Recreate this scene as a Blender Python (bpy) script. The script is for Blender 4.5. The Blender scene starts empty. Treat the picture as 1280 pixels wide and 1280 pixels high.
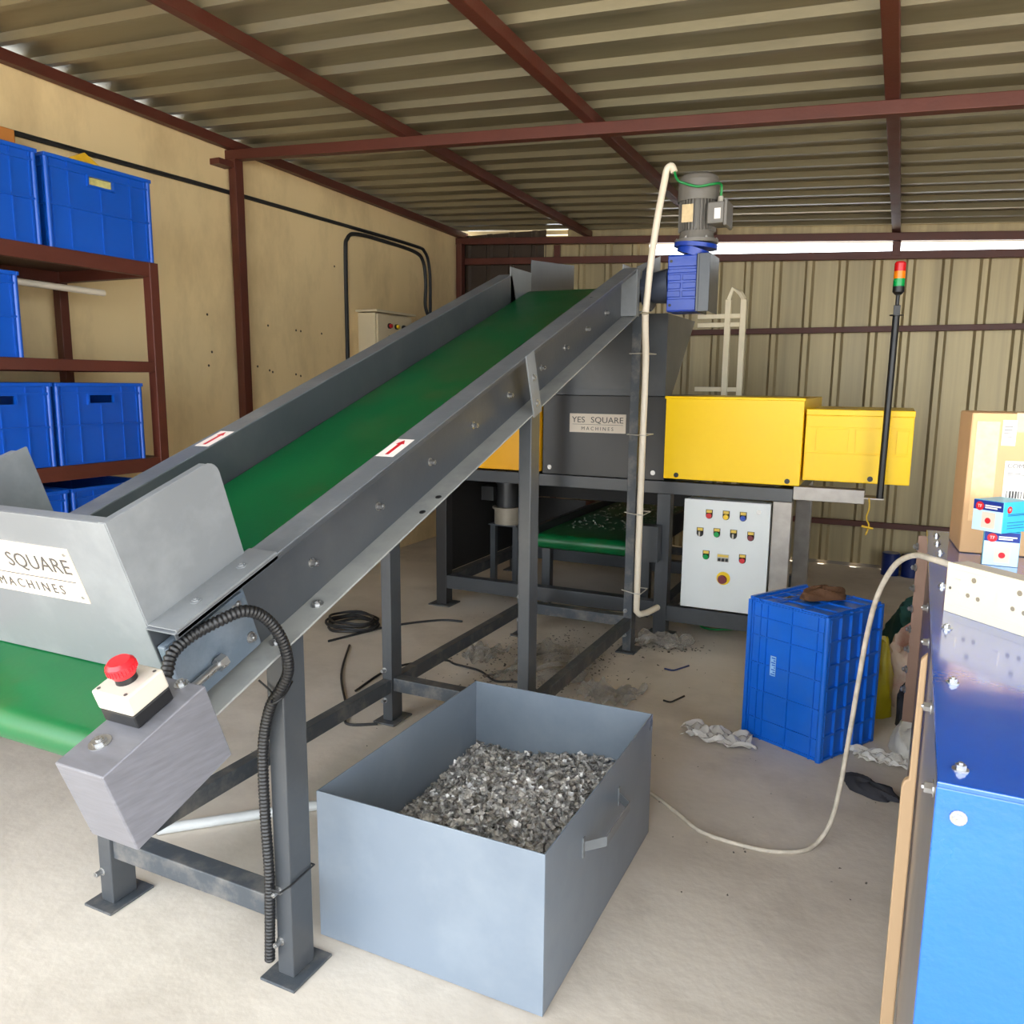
import bpy, bmesh, math, random
from mathutils import Vector, Matrix
random.seed(7)
SC = bpy.context.scene
COL = SC.collection
# ------------------------------------------------------------------ camera
YAW, PITCH, ROLL, FPX, EYE = math.radians(-25.583), math.radians(9.114), math.radians(-.519), 1005.8, 1.5
cam_d = bpy.data.cameras.new('camera'); cam = bpy.data.objects.new('camera', cam_d); COL.objects.link(cam)
fw = Vector((math.sin(YAW)*math.cos(PITCH), math.cos(YAW)*math.cos(PITCH), -math.sin(PITCH)))
ri = Vector((math.cos(YAW), -math.sin(YAW), 0)); dn = fw.cross(ri)
ri, dn = ri*math.cos(ROLL)+dn*math.sin(ROLL), dn*math.cos(ROLL)-ri*math.sin(ROLL)
cam.matrix_world = Matrix(((ri.x, -dn.x, -fw.x, 0), (ri.y, -dn.y, -fw.y, 0), (ri.z, -dn.z, -fw.z, EYE), (0, 0, 0, 1)))
cam_d.sensor_fit = 'HORIZONTAL'; cam_d.sensor_width = 36; cam_d.lens = 36*FPX/1280
cam_d.clip_start = .02; cam_d.clip_end = 200
SC.camera = cam
# ------------------------------------------------------------------ light
W = bpy.data.worlds.new('sky'); SC.world = W; W.use_nodes = True
nt = W.node_tree; bg = nt.nodes['Background']
bg.inputs[0].default_value = (.88, .945, 1.0, 1); bg.inputs[1].default_value = 2.6
sun_d = bpy.data.lights.new('sun', 'SUN'); sun = bpy.data.objects.new('sun', sun_d); COL.objects.link(sun)
sun_d.energy = 11; sun_d.color = (1, .93, .80); sun_d.angle = .01
sun.rotation_euler = Vector((-.35, -.62, -1)).to_track_quat('-Z', 'Y').to_euler()
SC.view_settings.view_transform = 'Standard'; SC.view_settings.look = 'None'
SC.view_settings.gamma = 1; SC.view_settings.use_curve_mapping = False
SC.view_settings.exposure = 1.45

# ------------------------------------------------------------------ materials
def lin(c): return tuple((v/255/12.92 if v/255 <= .04045 else ((v/255+.055)/1.055)**2.4) for v in c)
MATS = {}
def mat(name, rgb, rough=.5, metal=0, var=.12, scale=6, bump=0, bscale=60, rgb2=None, dirt=None, dscale=2.5, damt=.5, stretch=(1, 1, 1), coat=0, spec=.5, alpha=1, trans=0, emit=None):
    if name in MATS: return MATS[name]
    m = bpy.data.materials.new(name); m.use_nodes = True; n = m.node_tree; N = n.nodes; L = n.links
    b = N['Principled BSDF']; c = lin(rgb)
    tc = N.new('ShaderNodeTexCoord'); mp = N.new('ShaderNodeMapping'); mp.inputs['Scale'].default_value = stretch
    L.new(tc.outputs['Object'], mp.inputs[0])
    nz = N.new('ShaderNodeTexNoise'); nz.inputs['Scale'].default_value = scale; nz.inputs['Detail'].default_value = 5
    L.new(mp.outputs[0], nz.inputs['Vector'])
    cr = N.new('ShaderNodeValToRGB'); L.new(nz.outputs['Fac'], cr.inputs[0])
    c2 = lin(rgb2) if rgb2 else tuple(v*(1+var) for v in c)
    cr.color_ramp.elements[0].position = .3; cr.color_ramp.elements[1].position = .7
    cr.color_ramp.elements[0].color = (*[v*(1-var) for v in c], 1); cr.color_ramp.elements[1].color = (*c2, 1)
    out = cr.outputs[0]
    if dirt:
        n2 = N.new('ShaderNodeTexNoise'); n2.inputs['Scale'].default_value = dscale; n2.inputs['Detail'].default_value = 9; n2.inputs['Roughness'].default_value = .65
        L.new(mp.outputs[0], n2.inputs['Vector'])
        r2 = N.new('ShaderNodeValToRGB'); r2.color_ramp.elements[0].position = .48; r2.color_ramp.elements[1].position = .72
        r2.color_ramp.elements[0].color = (0, 0, 0, 1); r2.color_ramp.elements[1].color = (damt, damt, damt, 1)
        L.new(n2.outputs['Fac'], r2.inputs[0])
        mx = N.new('ShaderNodeMixRGB'); mx.inputs[2].default_value = (*lin(dirt), 1)
        L.new(r2.outputs[0], mx.inputs[0]); L.new(out, mx.inputs[1]); out = mx.outputs[0]
    L.new(out, b.inputs['Base Color'])
    rr = N.new('ShaderNodeMapRange'); rr.inputs['To Min'].default_value = max(.02, rough-.07); rr.inputs['To Max'].default_value = min(1, rough+.09)
    L.new(nz.outputs['Fac'], rr.inputs[0]); L.new(rr.outputs[0], b.inputs['Roughness'])
    b.inputs['Metallic'].default_value = metal; b.inputs['Specular IOR Level'].default_value = spec
    b.inputs['Coat Weight'].default_value = coat; b.inputs['Coat Roughness'].default_value = .08
    b.inputs['Alpha'].default_value = alpha; b.inputs['Transmission Weight'].default_value = trans
    if emit: b.inputs['Emission Color'].default_value = (*lin(rgb), 1); b.inputs['Emission Strength'].default_value = emit
    if bump:
        nb = N.new('ShaderNodeTexNoise'); nb.inputs['Scale'].default_value = bscale; nb.inputs['Detail'].default_value = 6
        L.new(mp.outputs[0], nb.inputs['Vector'])
        bp = N.new('ShaderNodeBump'); bp.inputs['Strength'].default_value = bump; bp.inputs['Distance'].default_value = .02
        L.new(nb.outputs['Fac'], bp.inputs['Height']); L.new(bp.outputs[0], b.inputs['Normal'])
    MATS[name] = m; return m

GREY = mat('grey machine paint', (66, 69, 73), .32, .0, .07, 5, .03, 30, dirt=(100, 100, 99), dscale=3, damt=.3)
GREYL = mat('light grey and frontlit paint', (116, 119, 122), .36, 0, .05, 4, .02, 30, dirt=(165, 168, 168), dscale=4, damt=.3)  # light grey brackets; on the hopper this paints in direct front light
DARK = mat('charcoal machine paint', (44, 44, 45), .36, 0, .08, 5, .02, 40)
DUSTY = mat('dusty grey paint', (66, 71, 77), .5, 0, .1, 9, .05, 60, dirt=(140, 132, 122), dscale=9, damt=.55)
BRUSH = mat('brushed bare steel', (122, 122, 129), .4, .35, .1, 18, .04, 30, stretch=(1, 1, 9))
RAW = mat('raw welded steel', (158, 152, 146), .42, .5, .16, 12, .05, 60)
YEL = mat('yellow enamel', (255, 208, 0), .34, 0, .02, 3, .01, 30, spec=.35)
BELT = mat('green conveyor belt', (2, 92, 48), .34, 0, .12, 4, .02, 90, dirt=(70, 92, 50), dscale=2.2, damt=.75)
BLUE = mat('blue crate plastic', (6, 76, 176), .36, 0, .06, 5, .01, 60, spec=.55)
BLUED = mat('worn blue crate plastic', (2, 98, 205), .4, 0, .08, 5, .02, 60, dirt=(60, 110, 190), dscale=6, damt=.4)
GBLUE = mat('blue gearbox enamel', (24, 60, 158), .32, 0, .08, 12, .06, 40)
BROWN = mat('red oxide steel paint', (84, 38, 26), .5, 0, .16, 8, .06, 60, dirt=(60, 30, 22), dscale=4, damt=.5)
ZINC = mat('zinc bolt', (172, 172, 172), .28, .85, .08, 30)
BLACK = mat('black plastic', (22, 22, 24), .4, 0, .1, 20)
RUBBER = mat('black rubber cable', (30, 30, 32), .55, 0, .1, 20)
WHITE = mat('white plastic', (188, 182, 170), .4, 0, .03, 10)
CREAM = mat('cream pipe plastic', (226, 214, 194), .45, 0, .05, 8)
RAIL = mat('cream rail paint', (242, 230, 200), .45, 0, .05, 8)
PANEL = mat('pale grey cabinet paint', (222, 226, 226), .38, 0, .02, 6)
CARD = mat('brown cardboard', (208, 164, 118), .75, 0, .07, 5, .04, 90)
PLATE = mat('ivory engraved plate', (214, 200, 182), .4, 0, .03, 8)
INK = mat('dark engraving', (78, 74, 72), .6, 0, .05, 20)
RED = mat('red plastic', (208, 34, 44), .32, 0, .05, 20)
GREEN = mat('green lens', (0, 150, 70), .25, 0, .05, 20)
AMBER = mat('amber lens', (235, 130, 10), .22, 0, .05, 20)
SIGR = mat('red lens', (200, 20, 24), .2, 0, .05, 20)
BLUEL = mat('blue lens', (20, 70, 170), .25, 0, .05, 20)
YELP = mat('yellow lens', (240, 200, 30), .3, 0, .05, 20)
GWIRE = mat('green wire', (10, 130, 60), .45, 0, .1, 20)
MACHB = mat('blue hammered enamel', (8, 84, 190), .14, 0, .05, 4, .03, 12, dirt=(40, 110, 200), dscale=5, damt=.25, coat=1, spec=.8)
MACHF = mat('light blue hammered enamel', (16, 92, 200), .24, 0, .08, 5, .10, 60, coat=.6)
STEEL = mat('stainless side sheet', (150, 150, 152), .3, .7, .08, 10, .02, 20, stretch=(1, 1, .2))
LOOSE = {}

# ------------------------------------------------------------------ mesh builder
class MB:
    def __init__(s): s.v = []; s.f = []
    def hexa(s, p):
        i = len(s.v); s.v += [Vector(q) for q in p]
        s.f += [(i, i+3, i+2, i+1), (i+4, i+5, i+6, i+7), (i, i+1, i+5, i+4), (i+1, i+2, i+6, i+5), (i+2, i+3, i+7, i+6), (i+3, i, i+4, i+7)]
        return s
    def box(s, x0, x1, y0, y1, z0, z1, T=None):
        p = [(x0, y0, z0), (x1, y0, z0), (x1, y1, z0), (x0, y1, z0), (x0, y0, z1), (x1, y0, z1), (x1, y1, z1), (x0, y1, z1)]
        return s.hexa([T(*q) for q in p] if T else p)
    def prism(s, poly, ext):
        n = len(poly); i = len(s.v); e = Vector(ext); poly = [Vector(q) for q in poly]
        s.v += poly + [q+e for q in poly]
        nrm = Vector((0, 0, 0))
        for k in range(n): nrm += poly[k].cross(poly[(k+1) % n])
        fl = nrm.dot(e) > 0
        a = list(range(i, i+n)); b = list(range(i+n, i+2*n))
        s.f += [tuple(reversed(a)) if fl else tuple(a), tuple(b) if fl else tuple(reversed(b))]
        for k in range(n):
            q = (a[k], a[(k+1) % n], b[(k+1) % n], b[k]); s.f.append(q if fl else tuple(reversed(q)))
        return s
    def cyl(s, p0, p1, r0, r1=None, seg=16, caps=True):
        p0, p1 = Vector(p0), Vector(p1); r1 = r0 if r1 is None else r1
        d = (p1-p0).normalized(); a = d.orthogonal().normalized(); b = d.cross(a); i = len(s.v)
        for p, r in ((p0, r0), (p1, r1)):
            for k in range(seg):
                t = 2*math.pi*k/seg; s.v.append(p+a*math.cos(t)*r+b*math.sin(t)*r)
        for k in range(seg):
            j = (k+1) % seg; s.f.append((i+k, i+j, i+seg+j, i+seg+k))
        if caps: s.f += [tuple(reversed(range(i, i+seg))), tuple(range(i+seg, i+2*seg))]
        return s
    def tube(s, path, r, seg=8, closed=False):
        P = [Vector(p) for p in path]; n = len(P); i = len(s.v); a = None
        R = r if isinstance(r, (list, tuple)) else [r]*n
        for k in range(n):
            d = (P[(k+1) % n] - P[k-1]) if closed else (P[min(k+1, n-1)] - P[max(k-1, 0)])
            d.normalize()
            a = d.orthogonal().normalized() if a is None else (a-d*a.dot(d)).normalized()
            b = d.cross(a)
            for j in range(seg):
                t = 2*math.pi*j/seg; s.v.append(P[k]+(a*math.cos(t)+b*math.sin(t))*R[k])
        for k in range(n if closed else n-1):
            k2 = (k+1) % n
            for j in range(seg):
                j2 = (j+1) % seg; s.f.append((i+k*seg+j, i+k*seg+j2, i+k2*seg+j2, i+k2*seg+j))
        if not closed: s.f += [tuple(reversed(range(i, i+seg))), tuple(range(i+(n-1)*seg, i+n*seg))]
        return s
    def bolt(s, p, d, r=.009, h=.007):
        p, d = Vector(p), Vector(d).normalized()
        s.cyl(p, p+d*.002, r*1.5, seg=14); s.cyl(p+d*.002, p+d*(.002+h), r, seg=6)
        s.cyl(p+d*(.002+h), p+d*(.005+h), r*.45, seg=8); return s
    def grid(s, rows):
        i = len(s.v); m = len(rows[0])
        for r in rows: s.v += [Vector(q) for q in r]
        for a in range(len(rows)-1):
            for b in range(m-1): s.f.append((i+a*m+b, i+a*m+b+1, i+(a+1)*m+b+1, i+(a+1)*m+b))
        return s
    def mesh(s, name, off=None):
        me = bpy.data.meshes.new(name); o = Vector(off or (0, 0, 0))
        me.from_pydata([tuple(q-o) for q in s.v], [], s.f); me.update(); return me

def curve(pts, n=8):
    P = [Vector(p) for p in pts]; out = []
    for k in range(len(P)-1):
        a, b, c, d = P[max(k-1, 0)], P[k], P[k+1], P[min(k+2, len(P)-1)]
        for j in range(n):
            t = j/n; out.append(.5*((2*b)+(c-a)*t+(2*a-5*b+4*c-d)*t*t+(3*b-a-3*c+d)*t**3))
    return out+[P[-1]]

def finish(o, m, bevel=0, smooth=0, solid=0):
    if m: o.data.materials.append(m) if not o.data.materials else None
    if solid: k = o.modifiers.new('thickness', 'SOLIDIFY'); k.thickness = solid; k.offset = 0
    if bevel:
        k = o.modifiers.new('bevel', 'BEVEL'); k.width = bevel; k.segments = 2; k.limit_method = 'ANGLE'; k.angle_limit = .6
    if smooth:
        o.data.shade_smooth()
        o.data.set_sharp_from_angle(angle=math.radians(smooth))
    return o

class Thing:
    """an Empty at the base of a thing; its parts are meshes given in world coordinates"""
    def __init__(s, name, label, cat, loc, group=None):
        s.o = bpy.data.objects.new(name, None); COL.objects.link(s.o); s.o.location = loc; s.loc = Vector(loc)
        s.o.empty_display_size = .05
        s.o['label'] = label; s.o['category'] = cat
        if group: s.o['group'] = group
    def part(s, name, mb, m, parent=None, bevel=0, smooth=0, solid=0, label=None):
        o = bpy.data.objects.new(name, mb.mesh(name, s.loc)); COL.objects.link(o); o.parent = parent or s.o
        if label: o['label'] = label
        return finish(o, m, bevel, smooth, solid)
    def text(s, name, body, size, origin, xd, yd, m, parent=None, depth=.0006, align='CENTER', squeeze=1):
        me = text_mesh(body, size, origin, xd, yd, depth, align, s.loc, squeeze)
        o = bpy.data.objects.new(name, me); COL.objects.link(o); o.parent = parent or s.o; return finish(o, m)
def text_mesh(body, size, origin, xd, yd, depth, align, off, squeeze=1):
    c = bpy.data.curves.new('lettering', 'FONT'); c.body = body; c.size = size; c.align_x = align; c.align_y = 'CENTER'; c.extrude = depth; c.resolution_u = 3
    t = bpy.data.objects.new('lettering_source', c); COL.objects.link(t)
    me = bpy.data.meshes.new_from_object(t.evaluated_get(bpy.context.evaluated_depsgraph_get()))
    bpy.data.objects.remove(t); bpy.data.curves.remove(c)
    X = Vector(xd).normalized(); Y = Vector(yd).normalized(); Z = X.cross(Y); O = Vector(origin)-Vector(off)
    for v in me.vertices: v.co = O+X*v.co.x*squeeze+Y*v.co.y+Z*v.co.z
    return me
def single(name, mb, m, label, cat, loc, group=None, bevel=0, smooth=0, solid=0, kind=None):
    o = bpy.data.objects.new(name, mb.mesh(name, loc)); COL.objects.link(o); o.location = loc
    o['label'] = label; o['category'] = cat
    if group: o['group'] = group
    if kind: o['kind'] = kind
    return finish(o, m, bevel, smooth, solid)
def struct(name, mb, m, parent=None, bevel=0, smooth=0, solid=0, label=None):
    o = bpy.data.objects.new(name, mb.mesh(name)); COL.objects.link(o)
    if parent: o.parent = parent
    else: o['kind'] = 'structure'
    if label: o['label'] = label
    return finish(o, m, bevel, smooth, solid)
def copy_tree(o, parent=None):
    c = o.copy(); COL.objects.link(c); c.parent = parent
    for ch in list(o.children): copy_tree(ch, c)
    return c

# ------------------------------------------------------------------ the shed
XL, XR, YB, YF = -4.04, 2.7, 7.2, -.9
FLOOR = mat('dusty concrete', (204, 193, 180), .72, 0, .08, 1.3, .10, 26, rgb2=(220, 210, 197), dirt=(150, 137, 124), dscale=1.6, damt=.5)
PLAST = mat('stained cream plaster', (230, 204, 154), .8, 0, .08, 1.1, .12, 14, dirt=(158, 130, 92), dscale=1.7, damt=.5, stretch=(1, 1, .45))
SHEET = mat('galvanised wall sheet', (164, 149, 114), .42, .35, .14, 24, .02, 20, stretch=(1, 1, .03), dirt=(112, 102, 80), dscale=4.5, damt=.6)
ROOF = mat('galvanised roof sheet', (138, 130, 106), .34, .45, .12, 3, .02, 20, stretch=(.3, 2, 1), dirt=(84, 80, 66), dscale=3, damt=.5)
DSHEET = mat('dark brown corner sheet', (62, 50, 40), .5, .2, .1, 20, stretch=(1, 1, .05))  # darker brown wall sheet for the back left corner
struct('floor', MB().box(XL-.15, XR+.1, YF, YB+.1, -.12, 0), FLOOR)
struct('ground', MB().box(-14, 14, -14, YF, -.14, -.02).box(XR+.1, 14, YF, YB+.1, -.14, -.02).box(-14, 14, YB+.1, 16, -.14, -.02), mat('sunlit yard', (190, 180, 165), .85, 0, .1, 1, dirt=(150, 135, 115), dscale=.8))
wl = struct('wall_left', MB().hexa([(XL-.15, YF, 0), (XL, YF, 0), (XL, YB+.05, 0), (XL-.15, YB+.05, 0), (XL-.15, YF, 3.13), (XL, YF, 3.13), (XL, YB+.05, 2.95), (XL-.15, YB+.05, 2.95)]), PLAST)
def zr(x, y): return 2.96-.0233*(y-4.15)-.055*(x-XL)     # underside of purlins

def corr(length_pts, w, pitch, h, f):
    """trapezoid ribbed sheet: f(s, hgt, end) -> point; s across ribs"""
    prof = []; k = 0; s0 = 0
    while s0 < w-1e-6:
        prof += [(s0, 0), (s0+pitch*.36, 0), (s0+pitch*.44, h), (s0+pitch*.58, h), (s0+pitch*.66, 0)]; s0 += pitch
    prof.append((w, 0))
    return MB().grid([[f(s, hh, e) for s, hh in prof] for e in length_pts])
ceil = struct('ceiling', MB().box(XL-.02, XR, YF+.1, YF+.14, 3.0, 3.06), BROWN)
y = YF-.1
while y < YB+.1:
    for (xa, xb, dz) in ((XL-.2, -2.62, .004), (-2.86, XR+.15, -.0)):
        mb = corr((xa, xb), 1.03, .2575, .03, lambda s, hh, e, y=y, dz=dz: (e, y+s, zr(e, y+s)+.092-hh+dz))
        struct('roof_sheet', mb, ROOF, ceil, solid=.0012)
    y += 1.0
for x in (-4.0, -2.69, -1.56, -.14, 1.25, 2.6):
    T = lambda a, b, c: (a, b, zr(a, b)+c)
    struct('purlin', MB().box(x-.03, x+.03, YF, YB+.04, 0, .058, T), BROWN, ceil, bevel=.004)
for yy in (4.15, .3):
    T = lambda a, b, c: (a, b, zr(a, b)+c)
    struct('beam', MB().box(XL-.05, XR, yy-.03, yy+.03, -.062, -.002, T), BROWN, ceil, bevel=.004)
TB = lambda a, b, c: (a, b, zr(a, 7.15)+c)
struct('beam', MB().box(XL-.1, XR, 7.11, 7.17, -.062, -.002, TB), BROWN, ceil, bevel=.004)
DRILL = ((4.457, 1.881), (4.748, 1.866), (4.8, 1.863), (5.038, 1.859), (4.339, 1.597), (4.456, 1.572), (4.487, 1.561), (4.732, 1.548), (4.784, 1.537), (5.024, 1.539), (3.907, 1.914), (3.899, 1.593), (5.215, 2.378), (4.24, 1.476), (3.931, 1.68))
# posts on the left wall
for yy in (4.15, .3, 7.1):
    struct('post', MB().box(XL+.030, XL+.090, yy-.035, yy+.035, 0, zr(XL, yy)-.064), BROWN, wl, bevel=.004)
struct('wall_cleat', MB().box(XL+.0, XL+.08, 3.99, 4.115, 2.84, 2.875), BROWN, wl)
for yy, zz in DRILL:
    struct('drill_mark', MB().cyl((XL, yy, zz), (XL+.0015, yy, zz), .0085, .007, 9), mat('dark hole', (70, 56, 40), .9), wl)
# back wall : sheets on rails, an open strip under the roof
wb = struct('wall_back', MB().box(XL, XR, YB+.035, YB+.075, 0, .05), mat('base curb', (120, 112, 104), .8))
x = -3.15
while x < XR:
    top = lambda xx: 2.575-.041*(xx+1.1)
    mb = MB(); w = 1.02
    mb = corr((.03, 1), w, .255, -.02, lambda s, hh, e, x=x: (x+s, YB+.03+hh, .03 if e < .5 else (top(x+s) if x > -3.1 else 2.82-.04*(x+s+3))))
    struct('wall_sheet', mb, SHEET, wb, solid=.001); x += 1.0
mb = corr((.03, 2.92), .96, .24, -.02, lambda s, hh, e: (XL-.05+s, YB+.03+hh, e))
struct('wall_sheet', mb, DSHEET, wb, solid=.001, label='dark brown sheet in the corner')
for za, zb, sl in ((2.49, 2.55, -.041), (1.925, 1.97, 0), (.355, .40, 0)):
    T = lambda a, b, c, sl=sl: (a, b, c+sl*(a+.4))
    struct('rail', MB().box(XL, XR, 7.135, 7.175, za, zb, T), BROWN, wb, bevel=.003)
struct('flashing', MB().box(-2.9, XR+.1, YB+.0, YB+.003, -.005, .075, lambda a, b, c: (a, b, zr(a, 7.15)+c)), SHEET, wb)
for x in (-3.0, -.13, 2.6):
    struct('post', MB().box(x-.03, x+.03, 7.18, 7.2, 0, zr(x, 7.15)-.064) if x != -.13 else MB().box(x-.03, x+.03, 7.13, 7.18, 2.5, zr(x, 7.15)-.064), BROWN, wb, bevel=.003)
wr = struct('wall_right', MB().box(XR+.03, XR+.07, 2.2, YB, 0, .05), MATS['base curb'])  # unseen; its front part is left open to let in more daylight
y = 2.2
for yy in (2.2, YB-.1): struct('post', MB().box(XR-.03, XR+.028, yy-.03, yy+.03, 0, 2.57), BROWN, wr)
while y < YB-.1:
    mb = corr((.03, 2.58), 1.02, .255, .028, lambda s, hh, e, y=y: (XR+.03+hh, y+s, e)); struct('wall_sheet', mb, SHEET, wr, solid=.001); y += 1.0
for za in (1.2, 2.4): struct('rail', MB().box(XR-.03, XR, 2.23, YB, za, za+.05), BROWN, wr)

# wall cables and cabinet on the left wall
XW = XL+.014
def walltube(name, pts, r, label):
    single(name, MB().tube(curve(pts, 6), r, 8), RUBBER, label, 'cable', pts[0], smooth=40)
walltube('conduit_cable', [(XW, .2, 2.69), (XW, 1.5, 2.685), (XW, 2.9, 2.69), (XW, 4.0, 2.70), (XW, 5.2, 2.702), (XW, 6.3, 2.70), (XW, 6.52, 2.67), (XW, 6.60, 2.52), (XW, 6.61, 2.25), (XW, 6.60, 1.95)], .014, 'long black cable running along the upper plaster wall behind the posts')
walltube('conduit_cable', [(XW, 5.34, .6), (XW, 5.34, 1.6), (XW, 5.34, 2.45), (XW, 5.37, 2.61), (XW, 5.50, 2.662), (XW, 5.9, 2.665), (XW, 6.35, 2.648), (XW, 6.49, 2.58), (XW, 6.53, 2.40), (XW, 6.52, 2.2), (XW, 6.58, 2.08), (XW+.02, 6.56, 1.95)], .016, 'black cable looping up and over beside the wall cabinet')
t = Thing('wall_cabinet', 'beige wall control cabinet with push buttons behind the inclined conveyor', 'cabinet', (XL, 5.76, 1.30))
BEI = mat('beige cabinet paint', (214, 200, 168), .5, 0, .04, 6)
t.part('body', MB().box(XL+.001, -3.87, 5.5, 6.02, 1.30, 2.05), BEI, bevel=.006)
t.part('door', MB().box(-3.868, -3.85, 5.512, 6.01, 1.31, 2.04), BEI, bevel=.004)
t.part('rain_hood', MB().box(XL+.001, -3.83, 5.47, 6.05, 2.055, 2.072), BEI, bevel=.003)
for yy, zz, m in ((5.667, 1.953, RED), (5.77, 1.952, YELP), (5.875, 1.95, BLACK), (5.952, 1.95, BLACK), (5.673, 1.857, BLACK), (5.768, 1.862, BLACK), (5.87, 1.86, GREEN)):
    b = t.part('push_button', MB().cyl((-3.85, yy, zz), (-3.835, yy, zz), .022, seg=16), BLACK); t.part('cap', MB().cyl((-3.835, yy, zz), (-3.82, yy, zz), .016, seg=16), m, b)

# ------------------------------------------------------------------ storage rack and crates
def crate_parts(t, X0, X1, Y0, Y1, Z0, Z1, m, front_slots=True):
    """open stacking crate; long side along X"""
    th = .006; tp = .008; H = Z1-Z0
    b = MB(); b.box(X0+tp, X1-tp, Y0+tp, Y1-tp, Z0, Z0+.008)
    sw, s0, s1 = .062, Z1-.085, Z1-.05
    for sg, xx in ((0, X0), (1, X1)):                       # short sides with a hand slot
        xa, xb = (xx, xx+th) if sg == 0 else (xx-th, xx); ym = (Y0+Y1)/2
        b.box(xa, xb, Y0, Y1, Z0, s0); b.box(xa, xb, Y0, Y1, s1, Z1); b.box(xa, xb, Y0, ym-sw, s0, s1); b.box(xa, xb, ym+sw, Y1, s0, s1)
    for sg, yy in ((0, Y0), (1, Y1)):
        ya, yb = (yy, yy+th) if sg == 0 else (yy-th, yy)
        b.box(X0+th, X1-th, ya, yb, Z0, Z1)
    t.part('body', b, m)
    e = .009; r = MB()
    def ring(z0, z1, ex):
        r.box(X0-ex, X1+ex, Y0-ex, Y0+.0, z0, z1); r.box(X0-ex, X1+ex, Y1, Y1+ex, z0, z1); r.box(X0-ex, X0, Y0, Y1, z0, z1); r.box(X1, X1+ex, Y0, Y1, z0, z1)
    ring(Z1-.012, Z1+.004, e+.004)
    t.part('rim', r, m, bevel=.002)
    q = MB(); r = q
    ring(Z1-.047, Z1-.038, .008); ring(Z0+H*.47, Z0+H*.47+.008, .008); ring(Z0, Z0+.008, .005)
    for yy in (Y0+.02, Y0+.1, (Y0+Y1)/2, Y1-.1, Y1-.02):
        if abs(yy-(Y0+Y1)/2) < .01: q.box(X1, X1+.006, yy-.003, yy+.003, Z0, s0-.004); q.box(X0-.006, X0, yy-.003, yy+.003, Z0, s0-.004)
        else: q.box(X1, X1+.006, yy-.003, yy+.003, Z0, Z1); q.box(X0-.006, X0, yy-.003, yy+.003, Z0, Z1)
    n = 5
    for k in range(n+1):
        xx = X0+.02+(X1-X0-.04)*k/n
        q.box(xx-.003, xx+.003, Y0-.006, Y0, Z0, Z1); q.box(xx-.003, xx+.003, Y1, Y1+.006, Z0, Z1)
    for (cx, cy) in ((X0, Y0), (X1, Y0), (X0, Y1), (X1, Y1)): q.cyl((cx, cy, Z0), (cx, cy, Z1), .011, seg=10)
    t.part('rib', q, m, smooth=40)
    s = MB()
    for sg, xx in ((0, X0), (1, X1)):
        ym = (Y0+Y1)/2; xa, xb = (xx-.012, xx) if sg == 0 else (xx, xx+.012)
        s = MB(); s.box(xa, xb, ym-sw-.008, ym-sw, s0-.008, s1+.008); s.box(xa, xb, ym+sw, ym+sw+.008, s0-.008, s1+.008)
        s.box(xa, xb, ym-sw, ym+sw, s0-.008, s0); s.box(xa, xb, ym-sw, ym+sw, s1, s1+.008)
        t.part('handle_frame', s, m)
RX0, RX1, RY0, RY1 = -3.98, -3.27, .55, 2.87
t = Thing('storage_rack', 'brown painted steel storage rack loaded with blue crates along the plaster wall', 'rack', (-3.62, 1.7, 0))
for px in (RX0, RX1-.05):
    for py in (RY0, RY1-.05):
        t.part('post', MB().box(px, px+.05, py, py+.05, 0, 2.05 if px < -3.5 or True else 2.05), BROWN, bevel=.003)
LV = (2.05, 1.585, 1.124, .655, .2)
DECK = mat('dark brown deck', (70, 36, 26), .6, 0, .12, 6)
for z in LV:
    hb = .065 if z != 1.585 else .05
    for px in (RX0+.004, RX1-.046): t.part('beam', MB().box(px, px+.042, RY0+.05, RY1-.05, z-hb, z), BROWN, bevel=.003)
    for py in (RY0+.004, RY1-.046): t.part('end_bar', MB().box(RX0+.05, RX1-.05, py, py+.042, z-hb, z), BROWN, bevel=.003)
    d = t.part('deck', MB().box(RX0+.046, RX1-.046, RY0+.046, RY1-.046, z-.012, z-.002), DECK)
def rack_crate(y0, y1, z, h, label, x1=-3.275):
    c = Thing('stacking_crate', label, 'crate', (x1-.3, (y0+y1)/2, z), 'blue crates on the rack')
    crate_parts(c, x1-.58, x1-.012, y0+.014, y1-.014, z+.001, z+h, BLUE); return c
rack_crate(2.325, 2.862, 2.05, .375, 'blue crate with a yellow packet inside on the top shelf of the rack')
rack_crate(1.76, 2.30, 2.05, .375, 'blue crate on the top shelf next to the carton')
rack_crate(1.65, 2.18, 1.585, .34, 'blue crate alone on the second shelf beside the pale tube')
rack_crate(2.295, 2.745, 1.124, .355, 'blue crate on the third shelf at the end post')
rack_crate(1.835, 2.285, 1.124, .355, 'blue crate on the third shelf, second from the end post')
rack_crate(2.335, 2.765, .655, .36, 'blue crate on the low shelf at the end post, partly behind the conveyor')
rack_crate(1.885, 2.325, .655, .36, 'blue crate on the low shelf, second from the end post')
single('packet', MB().prism([(-3.40, 2.50, 2.40), (-3.38, 2.66, 2.40), (-3.39, 2.68, 2.44), (-3.41, 2.60, 2.50), (-3.40, 2.52, 2.46)], (.03, .0, .0)), mat('yellow packet film', (226, 178, 40), .4, 0, .2, 15), 'yellow packet poking out of the top shelf crate', 'packet', (-3.40, 2.58, 2.06))
single('packet', MB().box(-3.36, -3.30, 2.51, 2.68, 2.06, 2.395), mat('pale printed carton', (206, 196, 120), .5, 0, .25, 30), 'pale yellow printed carton seen through the crate hand slot', 'carton', (-3.33, 2.6, 2.06))
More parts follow.
